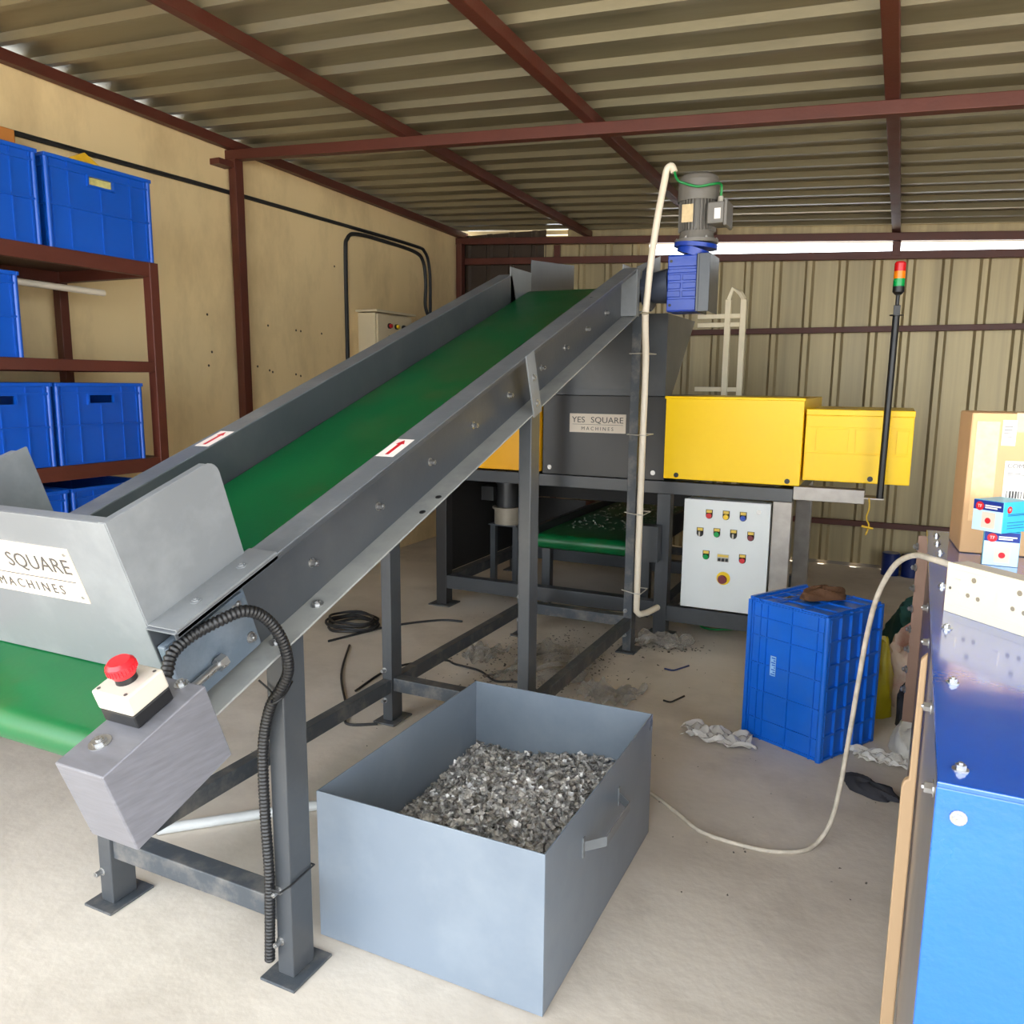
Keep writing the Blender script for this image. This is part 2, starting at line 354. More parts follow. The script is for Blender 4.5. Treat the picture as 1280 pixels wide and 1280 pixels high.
single('plastic_tube', MB().cyl((-3.70, 2.1, 1.945), (-3.70, 2.90, 1.932), .016, seg=12), CREAM, 'pale plastic tube lying along the rack under the top shelf', 'tube', (-3.70, 2.5, 1.92), smooth=40)
t = Thing('carton', 'orange-brown cardboard carton above the top shelf crates', 'box', (-3.80, 1.95, 2.06))
t.part('body', MB().box(-3.97, -3.88, 1.7, 2.62, 2.052, 2.66), mat('orange cardboard', (190, 120, 52), .75, 0, .08, 5), bevel=.004)
t.part('tape', MB().box(-3.878, -3.8785, 2.2, 2.26, 2.052, 2.66), mat('packing tape', (150, 90, 40), .3))

# ------------------------------------------------------------------ inclined conveyor
AL = math.atan(.36); CA, SA = math.cos(AL), math.sin(AL); KY, KZ = 1.312, 1.09
def K(x, u, n): return (x, KY+u*CA-n*SA, KZ+u*SA+n*CA)
NV = Vector((0, -SA, CA)); UV = Vector((0, CA, SA)); XV = Vector((1, 0, 0))
def zb(y): return KZ+.36*(y-KY)-.228/CA                       # underside of the channels
cv = Thing('inclined_conveyor', 'grey inclined belt conveyor with green belt and feed hopper at its low end', 'conveyor', (-1.645, 2.87, 0))
MIR = -3.29
U0, U1 = -.242, 2.93
FLA = mat('grey flange paint with skylight', (100, 104, 109), .3, 0, .07, 7, .03, 30, dirt=(140, 142, 144), dscale=5, damt=.5)  # sky brightness on the up-facing top flange put into its colour
FLB = mat('flange with skylight and dust', (150, 151, 148), .5, 0, .08, 9, .03, 50, dirt=(118, 120, 122), dscale=7, damt=.6)  # up-facing bottom flange: skylight painted in pale, along with settled dust
for side in (0, 1):
    fx = (lambda x: x) if side == 0 else (lambda x: MIR-x)
    def kb(mb, x0, x1, *a):
        x0, x1 = sorted((fx(x0), fx(x1))); return mb.box(x0, x1, *a, K)
    mb = MB(); kb(mb, -1.331, -1.326, U0, U1, -.222, -.004);     kb(mb, -1.254, -1.25, U0, U1, -.016, -.004)
    ch = cv.part('side_channel', mb, GREY, bevel=.0012)
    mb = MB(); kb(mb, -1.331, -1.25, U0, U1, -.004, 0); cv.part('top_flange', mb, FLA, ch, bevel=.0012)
    mb = MB(); kb(mb, -1.331, -1.25, U0, U1, -.228, -.222); cv.part('bottom_flange', mb, FLB, ch, bevel=.0012, label='flange painted paler for skylight and dust')
    for yy, zz in ((1.589, 1.041), (1.884, 1.146), (2.169, 1.25), (2.455, 1.351), (2.731, 1.455), (3.03, 1.56), (3.279, 1.654), (3.537, 1.754), (3.795, 1.846)):
        u = (yy-KY)*CA+(zz-KZ)*SA
        d = 1 if side == 0 else -1
        cv.part('bolt', MB().bolt(K(fx(-1.326), u, -.138), (d, 0, 0), .0085, .016), ZINC, ch)
    if side == 0:
        for u in (.105, .265): cv.part('bolt', MB().bolt(K(-1.29, u-.08, -.222), NV, .011, .007), ZINC, ch)
        for u in (.70, .80): cv.part('slot_hole', MB().cyl(K(-1.272, u-.012, -.2215), K(-1.272, u-.012, -.2205), .010, seg=14), BLACK, ch)
    st = cv.part('direction_sticker', MB().box(*sorted((fx(-1.326), fx(-1.268))), .60, .72, .0002, .0008, K), mat('white sticker', (238, 228, 222), .45))
    sx = fx(-1.297)
    ar = MB(); ar.box(sx-.006, sx+.006, .612, .69, .0009, .0014, K); ar.prism([K(sx-.014, .685, .0009), K(sx+.014, .685, .0009), K(sx, .712, .0009)], NV*.0005)
    cv.part('red_arrow', ar, RED, st)
# belt
def beltpath(nt, r, ua, ub):
    nb = nt-2*r; P = []
    for k in range(13): t = math.pi/2+math.pi*k/12; P.append((ua+r*math.cos(t), nt-r+r*math.sin(t)))
    for k in range(13): t = -math.pi/2+math.pi*k/12; P.append((ub+r*math.cos(t), nt-r+r*math.sin(t)))
    return P
def beltmesh(x0, x1, path, Kf, th=.004):
    # outer + inner loops
    cx = [sum(p[i] for p in path)/len(path) for i in (0, 1)]
    n = len(path); inn = []
    for k in range(n):
        a, b = path[k-1], path[(k+1) % n]; d = Vector((b[0]-a[0], b[1]-a[1])).normalized(); nn = Vector((-d.y, d.x))
        inn.append((path[k][0]+nn.x*th, path[k][1]+nn.y*th))
    mb = MB()
    for L in (path, inn):
        for xx in (x0, x1): mb.v += [Vector(Kf(xx, *p)) for p in L]
    A, B, C, D = 0, n, 2*n, 3*n
    for k in range(n):
        j = (k+1) % n
        mb.f += [(A+k, A+j, B+j, B+k), (C+k, D+k, D+j, C+j), (A+k, C+k, C+j, A+j), (B+k, B+j, D+j, D+k)]
    return mb
cv.part('belt', beltmesh(-1.952, -1.338, beltpath(-.135, .042, -.395, 3.09), K), BELT, smooth=50)
for u in (-.395, 3.09): cv.part('roller', MB().cyl(K(-1.950, u, -.177), K(-1.34, u, -.177), .037, seg=24), ZINC, smooth=40)
cv.part('slider_bed', MB().box(-1.955, -1.335, -.3, 3.0, -.165, -.143, K), DARK)
# tail end : cover box, take-up plate, tension bolt
tc_ = cv.part('tail_cover', MB().box(-1.232, -1.115, -.55, -.315, -.21, -.04, K), BRUSH, bevel=.003)
cv.part('cover_arm', MB().box(-1.331, -1.225, -.42, -.325, -.20, -.145, K), GREY, bevel=.002)
cv.part('bolt', MB().bolt(K(-1.19, -.49, -.04), NV, .013, .006), ZINC, tc_)
cv.part('bolt', MB().bolt(K(-1.165, -.325, -.04), NV, .009, .006), ZINC, tc_)
PLB = mat('blue grey plate', (92, 104, 116), .34, .1, .1, 9, .04, 30, dirt=(135, 142, 150), dscale=6, damt=.6)
tp = cv.part('take_up_plate', MB().box(-1.324, -1.302, -.24, -.005, -.205, -.045, K), PLB, bevel=.004)
cv.part('guide_strip', MB().box(-1.302, -1.292, -.24, -.02, -.066, -.050, K), PLB, tp, bevel=.002)
for u, n in ((-.04, -.07), (-.03, -.17)): cv.part('bolt', MB().bolt(K(-1.302, u, n), XV, .009, .009), ZINC, tp)
cv.part('tension_bolt', MB().cyl(K(-1.285, -.34, -.155), K(-1.285, -.15, -.155), .0085, seg=12).cyl(K(-1.285, -.15, -.155), K(-1.285, -.128, -.155), .016, seg=6), ZINC, smooth=40)
# feed hopper
hp = MB(); hp.box(-1.962, -1.330, -.238, -.234, -.132, .237, K); hp.box(-1.962, -1.330, -.234, -.214, .233, .237, K)
hf = cv.part('hopper_front', hp, GREYL, bevel=.0012)
def hop_side(xw, fl, lip, rc=.03):
    pts = [(-.236, 0), (.052, 0), (.058, .237-rc)]
    for k in range(6): t = math.pi/2*k/5; pts.append((.058-rc+rc*math.cos(t), .237-rc+rc*math.sin(t)))
    pts.append((-.236, .237))
    mb = MB().prism([K(xw-.002, *p) for p in pts], (.004, 0, 0))
    mb.box(*sorted((xw-.002*fl, xw+.08*fl)), -.236, .072, .0015, .0045, K)
    mb.box(*sorted((xw+.076*fl, xw+.08*fl)), -.236, .072, -.014, .002, K)
    mb.box(*sorted((xw, xw+.018*lip)), -.236, .030, .234, .238, K)
    return mb
hs = cv.part('hopper_side', hop_side(-1.330, 1, -1), GREYL, bevel=.001)
for u in (-.14, .0): cv.part('bolt', MB().bolt(K(-1.29, u, .0045), NV, .008, .003), GREYL, hs)
cv.part('hopper_side', hop_side(-1.962, -1, -1, .002), GREYL, bevel=.001)
npl = cv.part('nameplate', MB().box(-1.820, -1.475, -.2405, -.2381, .036, .166, K), PLATE, hf)
cv.text('lettering', 'YES', .050, K(-1.6475-.160, -.2409, .120), XV, NV, INK, npl, align='LEFT', squeeze=1.08)
cv.text('lettering', 'SQUARE', .050, K(-1.6475+.160, -.2409, .120), XV, NV, INK, npl, align='RIGHT', squeeze=1.08)
cv.text('lettering', 'M A C H I N E S', .032, K(-1.6475, -.2409, .060), XV, NV, INK, npl)
cv.part('engraved_line', MB().box(-1.805, -1.49, -.2411, -.2405, .0845, .0865, K), INK, npl)
for xx, n in ((-1.489, .152), (-1.489, .050), (-1.806, .152), (-1.806, .05)): cv.part('rivet', MB().cyl(K(xx, -.2405, n), K(xx, -.2425, n), .004, seg=10), ZINC, npl)
# frame
def leg(x0, x1, yc, z1a, m):
    ya, yb = yc-.04, yc+.04
    return MB().hexa([(x0, ya, .008), (x1, ya, .008), (x1, yb, .008), (x0, yb, .008), (x0, ya, z1a(ya)), (x1, ya, z1a(ya)), (x1, yb, z1a(yb)), (x0, yb, z1a(yb))])
RL, LLG = (-1.325, -1.275), (-1.985, -1.935)
for (x0, x1) in (RL, LLG):
    for yc in (1.45, 2.87, 4.27):
        zt = (lambda yy: zb(yy)-.001) if yc < 4 else (lambda yy: 1.86)
        lg = cv.part('leg', leg(x0, x1, yc, zt, GREY), GREY if yc < 4 else DUSTY, bevel=.003)
        cv.part('base_plate', MB().box(x0-.03, x1+.03, yc-.075, yc+.075, 0, .008), DUSTY, lg, bevel=.002)
        for bz in (.10, .24):
            cv.part('bolt', MB().bolt((x0+.012, yc-.04, bz), (0, -1, 0), .008, .02), ZINC, lg)
    for ya, yb in ((1.49, 2.83), (2.91, 4.23)):
        if x0 > -1.5 and ya < 2: continue            # the bin stands there
        cv.part('floor_rail', MB().box(x0+.003, x1-.003, ya, yb, .14, .20), DUSTY, bevel=.003)
for yc in (1.45, 2.87, 4.27):
    cv.part('cross_beam', MB().box(LLG[1], RL[0], yc-.03, yc+.03, .145, .205), DUSTY, bevel=.003)
jp = cv.part('joint_plate', MB().box(-1.249, -1.243, 1.482, 1.555, -.235, .004, K), GREYL, bevel=.001)
for n in (-.09, -.19): cv.part('bolt', MB().bolt(K(-1.243, 1.52, n), XV, .009, .006), ZINC, jp)
# head end
he = cv.part('end_bracket', MB().box(-1.331, -1.245, 4.03, 4.05, 1.84, 2.07).box(-1.331, -1.325, 4.05, 4.34, 1.84, 2.10).box(-1.25, -1.245, 4.05, 4.085, 1.84, 2.07), GREYL, bevel=.002)
cv.part('end_bracket', MB().box(-1.965, -1.959, 4.05, 4.34, 1.84, 2.12), GREYL, bevel=.002)
cv.part('discharge_guard', MB().prism([(-1.962, 4.32, 1.98), (-1.962, 4.98, 2.10), (-1.962, 4.98, 2.245), (-1.962, 4.32, 2.19)], (.004, 0, 0)), GREY)
cv.part('discharge_guard', MB().prism([(-1.334, 4.30, 1.98), (-1.334, 4.75, 2.06), (-1.334, 4.75, 2.235), (-1.334, 4.30, 2.12)], (.004, 0, 0)), GREY)
bh = cv.part('bearing_housing', MB().cyl((-1.325, 4.22, 1.985), (-1.255, 4.22, 1.985), .06, seg=20), DARK, smooth=40)
for dy, dz in ((-.07, .06), (-.07, -.06)): cv.part('bolt', MB().bolt((-1.245, 4.16+dy*.3, 1.985+dz), XV, .01, .012), ZINC, bh)

# emergency stop on the tail cover
t = Thing('emergency_stop', 'red mushroom stop button on a white and black box fixed to the conveyor tail', 'stop button', K(-1.19, -.40, -.04))
xs0, xs1, us0, us1 = -1.232, -1.145, -.445, -.36
b = t.part('base_box', MB().box(xs0+.001, xs1-.001, us0+.001, us1-.001, -.0395, -.012, K), BLACK, bevel=.003)
h = t.part('cover', MB().box(xs0, xs1, us0, us1, -.012, .028, K), WHITE, bevel=.004)
for xx, uu in ((xs0+.01, us0+.01), (xs1-.01, us0+.01), (xs0+.01, us1-.01), (xs1-.01, us1-.01)): t.part('screw', MB().cyl(K(xx, uu, .028), K(xx, uu, .0286), .0035, seg=10), INK, h)
xm, um = (xs0+xs1)/2, (us0+us1)/2
t.part('collar', MB().cyl(K(xm, um, .028), K(xm, um, .040), .019, .018, 20), BLACK, smooth=40)
bt = t.part('button', MB().cyl(K(xm, um, .040), K(xm, um, .052), .020, .0255, 28).cyl(K(xm, um, .052), K(xm, um, .064), .0255, .025, 28).cyl(K(xm, um, .064), K(xm, um, .070), .025, .019, 28), RED, smooth=40)
g = MB()
for k in range(28):
    a = 2*math.pi*k/28; g.cyl(K(xm+.0255*math.cos(a), um+.0255*math.sin(a), .050), K(xm+.0255*math.cos(a), um+.0255*math.sin(a), .060), .0012, seg=6)
t.part('grip_ribs', g, RED, bt)
# corrugated hose from the stop box up over the plate and down the leg
def hose(pts, r, name, label, m=BLACK):
    P = curve(pts, 10); L = [0]
    for a, b in zip(P, P[1:]): L.append(L[-1]+(b-a).length)
    out = []; R = []; s = 0; k = 0
    while s < L[-1]:
        while L[k+1] < s: k += 1
        f = (s-L[k])/(L[k+1]-L[k]); out.append(P[k].lerp(P[k+1], f)); R.append(r*(1 if len(R) % 4 < 2 else .84)); s += .0024
    return single(name, MB().tube(out, R, 12), m, label, 'hose', pts[-1], smooth=80)
hose([(-1.262, 1.055, .895), (-1.268, 1.075, .925), (-1.275, 1.098, .96), (-1.268, 1.14, .985), (-1.240, 1.19, 1.008), (-1.220, 1.245, 1.018), (-1.212, 1.30, .985), (-1.21, 1.345, .92), (-1.225, 1.375, .845), (-1.258, 1.385, .79), (-1.300, 1.39, .73), (-1.328, 1.392, .62), (-1.33, 1.392, .45), (-1.325, 1.392, .28), (-1.335, 1.392, .05)], .0135, 'flexible_conduit', 'black ribbed hose curving from the stop box down the front leg')
for z, nm in ((.775, 1), (.27, 2)):
    pass
single('cable_tie', MB().tube([(-1.33, 1.405, .268), (-1.33, 1.495, .274), (-1.27, 1.495, .274), (-1.27, 1.405, .268), (-1.275, 1.372, .268), (-1.30, 1.372, .268)], .0028, 6, True), RUBBER, 'black cable tie around the foot of the front leg', 'cable tie', (-1.3, 1.45, .268))
single('cable_tie', MB().tube(curve([(-1.34, 1.40, .79), (-1.30, 1.40, .765), (-1.262, 1.358, .762), (-1.245, 1.38, .775), (-1.272, 1.44, .785)], 5), .0025, 6), RUBBER, 'black cable tie holding the hose to the top of the front leg', 'cable tie', (-1.3, 1.42, .765))

# gear motor at the head
t = Thing('gear_motor', 'vertical grey motor on a blue gearbox driving the conveyor head', 'motor', (-1.04, 4.2, 1.86))
gx0, gx1, gy0, gy1 = -1.118, -.965, 4.125, 4.285
gb = t.part('gearbox', MB().box(gx0, gx1, gy0, gy1, 1.862, 2.142), GBLUE, bevel=.008)
for z0, z1, xa, xb in ((2.082, 2.135, .004, .149), (1.868, 1.925, .004, .149), (1.935, 1.965, .004, .07), (1.935, 1.965, .08, .149), (1.975, 2.005, .004, .07), (1.975, 2.005, .08, .149), (2.015, 2.045, .004, .07), (2.015, 2.045, .08, .149), (2.052, 2.072, .004, .149)):
    t.part('casing_rib', MB().box(gx0+xa, gx0+xb, gy0-.006, gy0, z0, z1), GBLUE, gb, bevel=.003)
for z in (2.11, 1.895): t.part('plug', MB().cyl((gx0+.02, gy0-.007, z), (gx0+.02, gy0-.0055, z), .008, seg=10), BLACK, gb)
t.part('side_cover', MB().box(gx1, gx1+.012, gy0-.02, gy1+.03, 1.86, 2.14).box(gx1+.012, gx1+.065, gy0-.02, gy0-.016, 1.86, 2.14).box(gx1+.06, gx1+.065, gy0-.016, gy1+.03, 1.86, 2.14), GREY, bevel=.002)
t.part('shaft_flange', MB().cyl((-1.245, 4.2, 1.99), (-1.215, 4.2, 1.99), .115, seg=8).cyl((-1.215, 4.2, 1.99), (-1.118, 4.2, 2.0), .075, .09, 20), mat('dark blue grey casting', (58, 64, 78), .4, .1, .1, 10), smooth=30)
nk = t.part('neck', MB().cyl((-1.01, 4.2, 2.142), (-.998, 4.2, 2.178), .085, .085, 24).cyl((-.998, 4.2, 2.178), (-.996, 4.2, 2.198), .108, .108, 28), GBLUE, smooth=40)
MG = mat('motor grey', (112, 108, 102), .42, .1, .08, 10)
cx, cy = -.995, 4.2
fl = t.part('motor_flange', MB().cyl((cx, cy, 2.199), (cx, cy, 2.216), .108, seg=28).cyl((cx, cy, 2.216), (cx, cy, 2.255), .088, .082, 28), MG, smooth=40)
for k in range(6):
    a = math.pi*2*(k+.2)/6; t.part('bolt', MB().bolt((cx+.098*math.cos(a), cy+.098*math.sin(a), 2.216), (0, 0, 1), .006, .006), ZINC, fl)
bd = t.part('motor_body', MB().cyl((cx, cy, 2.255), (cx, cy, 2.405), .078, seg=32), MG, smooth=40)
for k in range(32):
    a = 2*math.pi*k/32; c, s = math.cos(a), math.sin(a)
    T = lambda x, y, z, c=c, s=s: (cx+c*x-s*y, cy+s*x+c*y, z)
    t.part('cooling_fin', MB().box(.077, .093, -.002, .002, 2.257, 2.403, T), MG, bd)
fc = MB()
prof = [(.099, 2.398), (.1, 2.40), (.1, 2.495), (.094, 2.515), (.075, 2.528), (.0, 2.530)]
for (r0, z0), (r1, z1) in zip(prof, prof[1:]): fc.cyl((cx, cy, z0), (cx, cy, z1), r0, max(r1, .0005), 32, False)
t.part('fan_cover', fc, MG, smooth=40)
tb = t.part('terminal_box', MB().box(cx+.07, cx+.15, 4.10, 4.24, 2.275, 2.375), MG, bevel=.004)
t.part('terminal_lid', MB().box(cx+.15, cx+.166, 4.095, 4.245, 2.262, 2.382), MG, tb, bevel=.004)
t.part('box_sticker', MB().box(cx+.105, cx+.135, 4.0985, 4.0995, 2.295, 2.345), mat('white sticker', (238, 228, 222)), tb)
t.part('cable_gland', MB().cyl((cx+.12, 4.16, 2.375), (cx+.12, 4.16, 2.41), .014, .012, 10), WHITE, tb)
t.part('rating_plate', MB().box(cx-.055, cx+.0, cy-.0965, cy-.0945, 2.29, 2.375), mat('brass rating plate', (196, 172, 130), .4, .3, .15, 40))
t = Thing('cable_pipe', 'cream plastic pipe bent over at its top, carrying green wires to the motor', 'pipe', (-1.2, 4.2, 1.85))
pp = curve([(-1.205, 4.062, 1.86), (-1.197, 4.062, 1.97), (-1.187, 4.064, 2.10), (-1.168, 4.08, 2.3), (-1.143, 4.10, 2.49), (-1.133, 4.10, 2.545), (-1.110, 4.10, 2.56), (-1.095, 4.10, 2.53)], 6)
t.part('pipe', MB().tube(pp, .017, 12), CREAM, smooth=40)
t.part('green_wire', MB().tube(curve([(-1.095, 4.10, 2.535), (-1.075, 4.085, 2.49), (-1.04, 4.085, 2.47), (-.97, 4.08, 2.448), (-.90, 4.09, 2.455), (-.872, 4.14, 2.46), (-.874, 4.16, 2.405)], 6), .006, 6), GWIRE, smooth=40)
t = Thing('downpipe_conduit', 'cream plastic conduit tied along the rear conveyor leg', 'pipe', (-1.245, 4.2, .2))
t.part('pipe', MB().tube(curve([(-1.207, 4.064, 1.852), (-1.216, 4.11, 1.75), (-1.230, 4.18, 1.6), (-1.238, 4.2, 1.2), (-1.240, 4.2, .6), (-1.240, 4.2, .30)], 5)+[Vector((-1.240, 4.2, .255)), Vector((-1.225, 4.215, .235)), Vector((-1.20, 4.26, .235)), Vector((-1.175, 4.40, .235))], .0175, 12), CREAM, smooth=40)
for z in (1.66, 1.23, .80, .36): t.part('tie', MB().tube([(-1.335, 4.225, z), (-1.335, 4.32, z), (-1.215, 4.32, z), (-1.215, 4.178, z), (-1.25, 4.178, z)], .003, 6, True), WHITE)

# ------------------------------------------------------------------ shredder
t = Thing('shredder', 'large charcoal shredding machine with yellow guards on a steel frame', 'machine', (-1.5, 5.1, 0))
FY = 4.6
for yy in (FY, 5.75):
    for x0, x1 in ((-2.77, -2.69), (-1.255, -1.175), (-.60, -.50)):
        lg = t.part('leg', MB().box(x0, x1, yy, yy+.08, .008, .865), DARK if x0 < -2 else GREY if x0 < -1 else RAW, bevel=.003)
        t.part('base_plate', MB().box(x0-.04, x1+.04, yy-.04, yy+.12, 0, .008), DUSTY, lg)
    t.part('top_beam', MB().box(-2.77, -.50, yy, yy+.08, .866, .94), GREY, bevel=.003)
    t.part('top_beam', MB().box(-.499, -.14, yy, yy+.08, .882, .956), RAW, bevel=.003, label='bare welded steel beam end')
    t.part('lower_beam', MB().box(-2.69, -1.255, yy+.002, yy+.07, .12, .21), GREY, bevel=.003)
    t.part('lower_beam', MB().box(-1.175, -.60, yy+.002, yy+.07, .10, .195), GREY, bevel=.003)
for x0 in (-2.77, -1.255, -.58): t.part('side_beam', MB().box(x0, x0+.08, FY+.08, 5.75, .866, .94), GREY, bevel=.003)
for x0 in (-2.77, -1.255): t.part('side_beam', MB().box(x0, x0+.07, FY+.08, 5.75, .12, .19), DUSTY, bevel=.003)
body = t.part('body', MB().box(-2.0, -1.222, FY+.01, 5.7, .942, 1.43), DARK, bevel=.004)
gl = t.part('guard', MB().box(-1.215, -.466, FY-.035, 5.6, .962, 1.43).box(-1.222, -.459, FY-.04, FY-.03, 1.418, 1.434), YEL, bevel=.004)
gs = t.part('guard', MB().box(-.455, .066, FY-.012, 5.4, .995, 1.374).box(-.455, .068, FY-.02, FY-.01, 1.345, 1.377), YEL, bevel=.003)
for x0, x1 in ((-.40, -.24), (-.205, -.045), (-.01, .045)):
    t.part('guard_panel', MB().box(x0, x1, FY-.017, FY-.013, 1.155, 1.275), YEL, gs, bevel=.001)
t.part('guard_panel', MB().box(-.45, .062, FY-.018, FY-.013, 1.285, 1.342), YEL, gs, bevel=.001)
t.part('guard_panel', MB().box(-.45, .062, FY-.018, FY-.013, 1.0, 1.145), YEL, gs, bevel=.001)
for p, (xx, zz, yy) in ((gl, (-1.14, .985, FY-.035)), (gl, (-.53, .985, FY-.035)), (gs, (-.12, 1.02, FY-.018)), (body, (-1.29, .985, FY+.01)), (body, (-1.95, .985, FY+.01))):
    t.part('bolt', MB().cyl((xx, yy, zz), (xx, yy-.004, zz), .014, seg=14).cyl((xx, yy-.004, zz), (xx, yy-.007, zz), .007, seg=8), BLACK if p is not body else ZINC, p)
t.part('guard', MB().box(-2.72, -2.008, FY-.02, 5.6, .955, 1.43), mat('amber yellow enamel', (236, 170, 10), .3, 0, .05, 3), bevel=.004)
def frus(b, tp, z0, z1):
    (ax0, ax1, ay0, ay1), (bx0, bx1, by0, by1) = b, tp
    A = [(ax0, ay0, z0), (ax1, ay0, z0), (ax1, ay1, z0), (ax0, ay1, z0)]; B = [(bx0, by0, z1), (bx1, by0, z1), (bx1, by1, z1), (bx0, by1, z1)]
    return A, B
A, B = frus((-1.98, -1.245, 4.64, 4.78), (-2.0, -1.24, 4.62, 5.28), 1.431, 1.90)
hop = MB()
for k in range(4):
    i = len(hop.v); hop.v += [Vector(A[k]), Vector(A[(k+1) % 4]), Vector(B[(k+1) % 4]), Vector(B[k])]; hop.f.append((i, i+1, i+2, i+3))
hh = t.part('intake_hopper', hop, GREY, solid=.006)
t.part('hopper_collar', MB().box(-1.98, -1.24, 4.632, 4.638, 1.432, 1.47), GREY, hh)
SHADE = mat('black shade sheet', (38, 36, 35), .6, 0, .1, 5)  # added black sheets standing in for the shade under the shredder
for a in ((-2.69, -2.16, .21, .60), (-2.69, -1.255, .61, .865), (-1.38, -1.255, .21, .60)): t.part('rear_shade_sheet', MB().box(a[0], a[1], 5.836, 5.84, a[2], a[3]), SHADE)
t.part('side_shade_sheet', MB().box(-2.74, -2.736, 4.69, 5.74, .21, .86), SHADE)
np2 = t.part('nameplate', MB().box(-1.819, -1.463, FY+.004, FY+.010, 1.208, 1.321), PLATE, body)
t.text('lettering', 'YES', .050, (-1.641-.164, FY+.0034, 1.283), XV, (0, 0, 1), INK, np2, align='LEFT', squeeze=1.1)
t.text('lettering', 'SQUARE', .050, (-1.641+.164, FY+.0034, 1.283), XV, (0, 0, 1), INK, np2, align='RIGHT', squeeze=1.1)
t.text('lettering', 'M A C H I N E S', .03, (-1.641, FY+.0034, 1.231), XV, (0, 0, 1), INK, np2)
t.part('engraved_line', MB().box(-1.80, -1.48, FY+.0032, FY+.004, 1.2555, 1.2575), INK, np2)

# discharge conveyor under the shredder
t = Thing('discharge_conveyor', 'low flat conveyor with a green belt running under the shredder', 'conveyor', (-1.75, 5.6, 0))
Kd = lambda x, u, n: (x, u, n)
t.part('belt', beltmesh(-2.08, -1.43, beltpath(.53, .05, 4.78, 6.7), Kd), BELT, smooth=50)
for x0 in (-2.12, -1.425):
    t.part('side_channel', MB().box(x0, x0+.035, 4.76, 6.75, .43, .58), DARK, bevel=.003)
    for yy in (4.95, 6.4): t.part('leg', MB().box(x0-.02, x0+.04, yy, yy+.06, 0, .43), GREY, bevel=.003)
t.part('tail_cover', MB().box(-1.345, -1.215, 4.50, 4.58, .47, .685), GREY, bevel=.003)
t.part('cross_beam', MB().box(-2.08, -1.425, 6.41, 6.45, .12, .18), DUSTY); t.part('cross_beam', MB().box(-2.08, -1.425, 4.96, 5.0, .06, .12), DUSTY)
t.part('cover_arm', MB().box(-1.40, -1.30, 4.58, 4.80, .50, .56), GREY)
sc = MB()
for k in range(260):
    x, y_ = random.uniform(-2.02, -1.5), random.uniform(5.0, 6.3); a = random.uniform(0, 6.28); r = random.uniform(.006, .02); z = .532
    p = [(x+r*math.cos(a+j*1.6)*random.uniform(.6, 1), y_+r*math.sin(a+j*1.6)*random.uniform(.6, 1), z+random.uniform(0, .012)) for j in range(4)]
    i = len(sc.v); sc.v += [Vector(q) for q in p]; sc.f += [(i, i+1, i+2), (i, i+2, i+3)]
SHRED = mat('shredded aluminium foil', (128, 124, 120), .4, .3, .45, 60, rgb2=(236, 232, 228))
single('belt_scrap', sc, SHRED, 'loose shredded flakes lying on the low green belt', 'scrap', (-1.75, 5.6, .53), kind='stuff')
t = Thing('drive_motor', 'dark vertical drive motor under the shredder behind the middle legs', 'motor', (-2.52, 5.2, 0))
t.part('stand', MB().box(-2.64, -2.60, 5.15, 5.19, 0, .48).box(-2.46, -2.42, 5.15, 5.19, 0, .48).box(-2.64, -2.42, 5.12, 5.28, .48, .49), GREY)
t.part('gearbox', MB().cyl((-2.52, 5.2, .491), (-2.52, 5.2, .60), .10, seg=20).cyl((-2.52, 5.2, .60), (-2.52, 5.2, .615), .115, seg=20), mat('cast alloy', (150, 140, 124), .5, .2), smooth=40)
t.part('motor_body', MB().cyl((-2.52, 5.2, .616), (-2.52, 5.2, .78), .085, seg=20), DARK, smooth=40)
t.part('fan_cover', MB().cyl((-2.52, 5.2, .78), (-2.52, 5.2, .85), .092, .085, 20), DARK, smooth=40)
t.part('terminal_box', MB().box(-2.70, -2.60, 5.12, 5.22, .66, .76), DARK)

# control cabinet
t = Thing('control_cabinet', 'pale grey control cabinet with coloured push buttons on the shredder frame', 'cabinet', (-.845, 4.68, .217))
t.part('body', MB().box(-1.08, -.61, 4.585, 4.79, .219, .85), PANEL, bevel=.004)
dr = t.part('door', MB().box(-1.085, -.606, 4.565, 4.583, .217, .853), PANEL, bevel=.003)
DY = 4.565
TAG = mat('yellow legend plate', (224, 190, 80), .5, 0, .1, 40)
def pushb(x, z, m, sel=False):
    b = t.part('push_button', MB().box(x-.019, x+.019, DY-.004, DY-.0005, z-.006, z+.028), BLACK, dr)
    b2 = MB().cyl((x, DY-.0005, z-.006), (x, DY-.004, z-.006), .019, seg=20)
    t.part('bezel', b2, BLACK, dr)
    t.part('legend', MB().box(x-.015, x+.015, DY-.0052, DY-.004, z+.010, z+.026), TAG, dr)
    t.part('button_cap', MB().cyl((x, DY-.004, z-.007), (x, DY-.016, z-.007), .015, .0145, 20), m, dr, smooth=40)
    if sel: t.part('selector_handle', MB().box(x-.004, x+.004, DY-.026, DY-.016, z-.02, z+.006), WHITE, dr)
MAR = mat('maroon plastic', (120, 40, 50), .4)
for x, z, m, s in ((-.94, .771, RED, 0), (-.845, .771, YELP, 0), (-.751, .771, BLUEL, 0), (-.987, .664, BLACK, 1), (-.892, .667, GREEN, 0), (-.799, .666, BLACK, 1), (-.704, .663, MAR, 0), (-.947, .533, GREEN, 0), (-.743, .530, RED, 0)): pushb(x, z, m, s)
t.part('lock', MB().cyl((-.668, DY, .804), (-.668, DY-.006, .804), .013, seg=16), ZINC, dr)
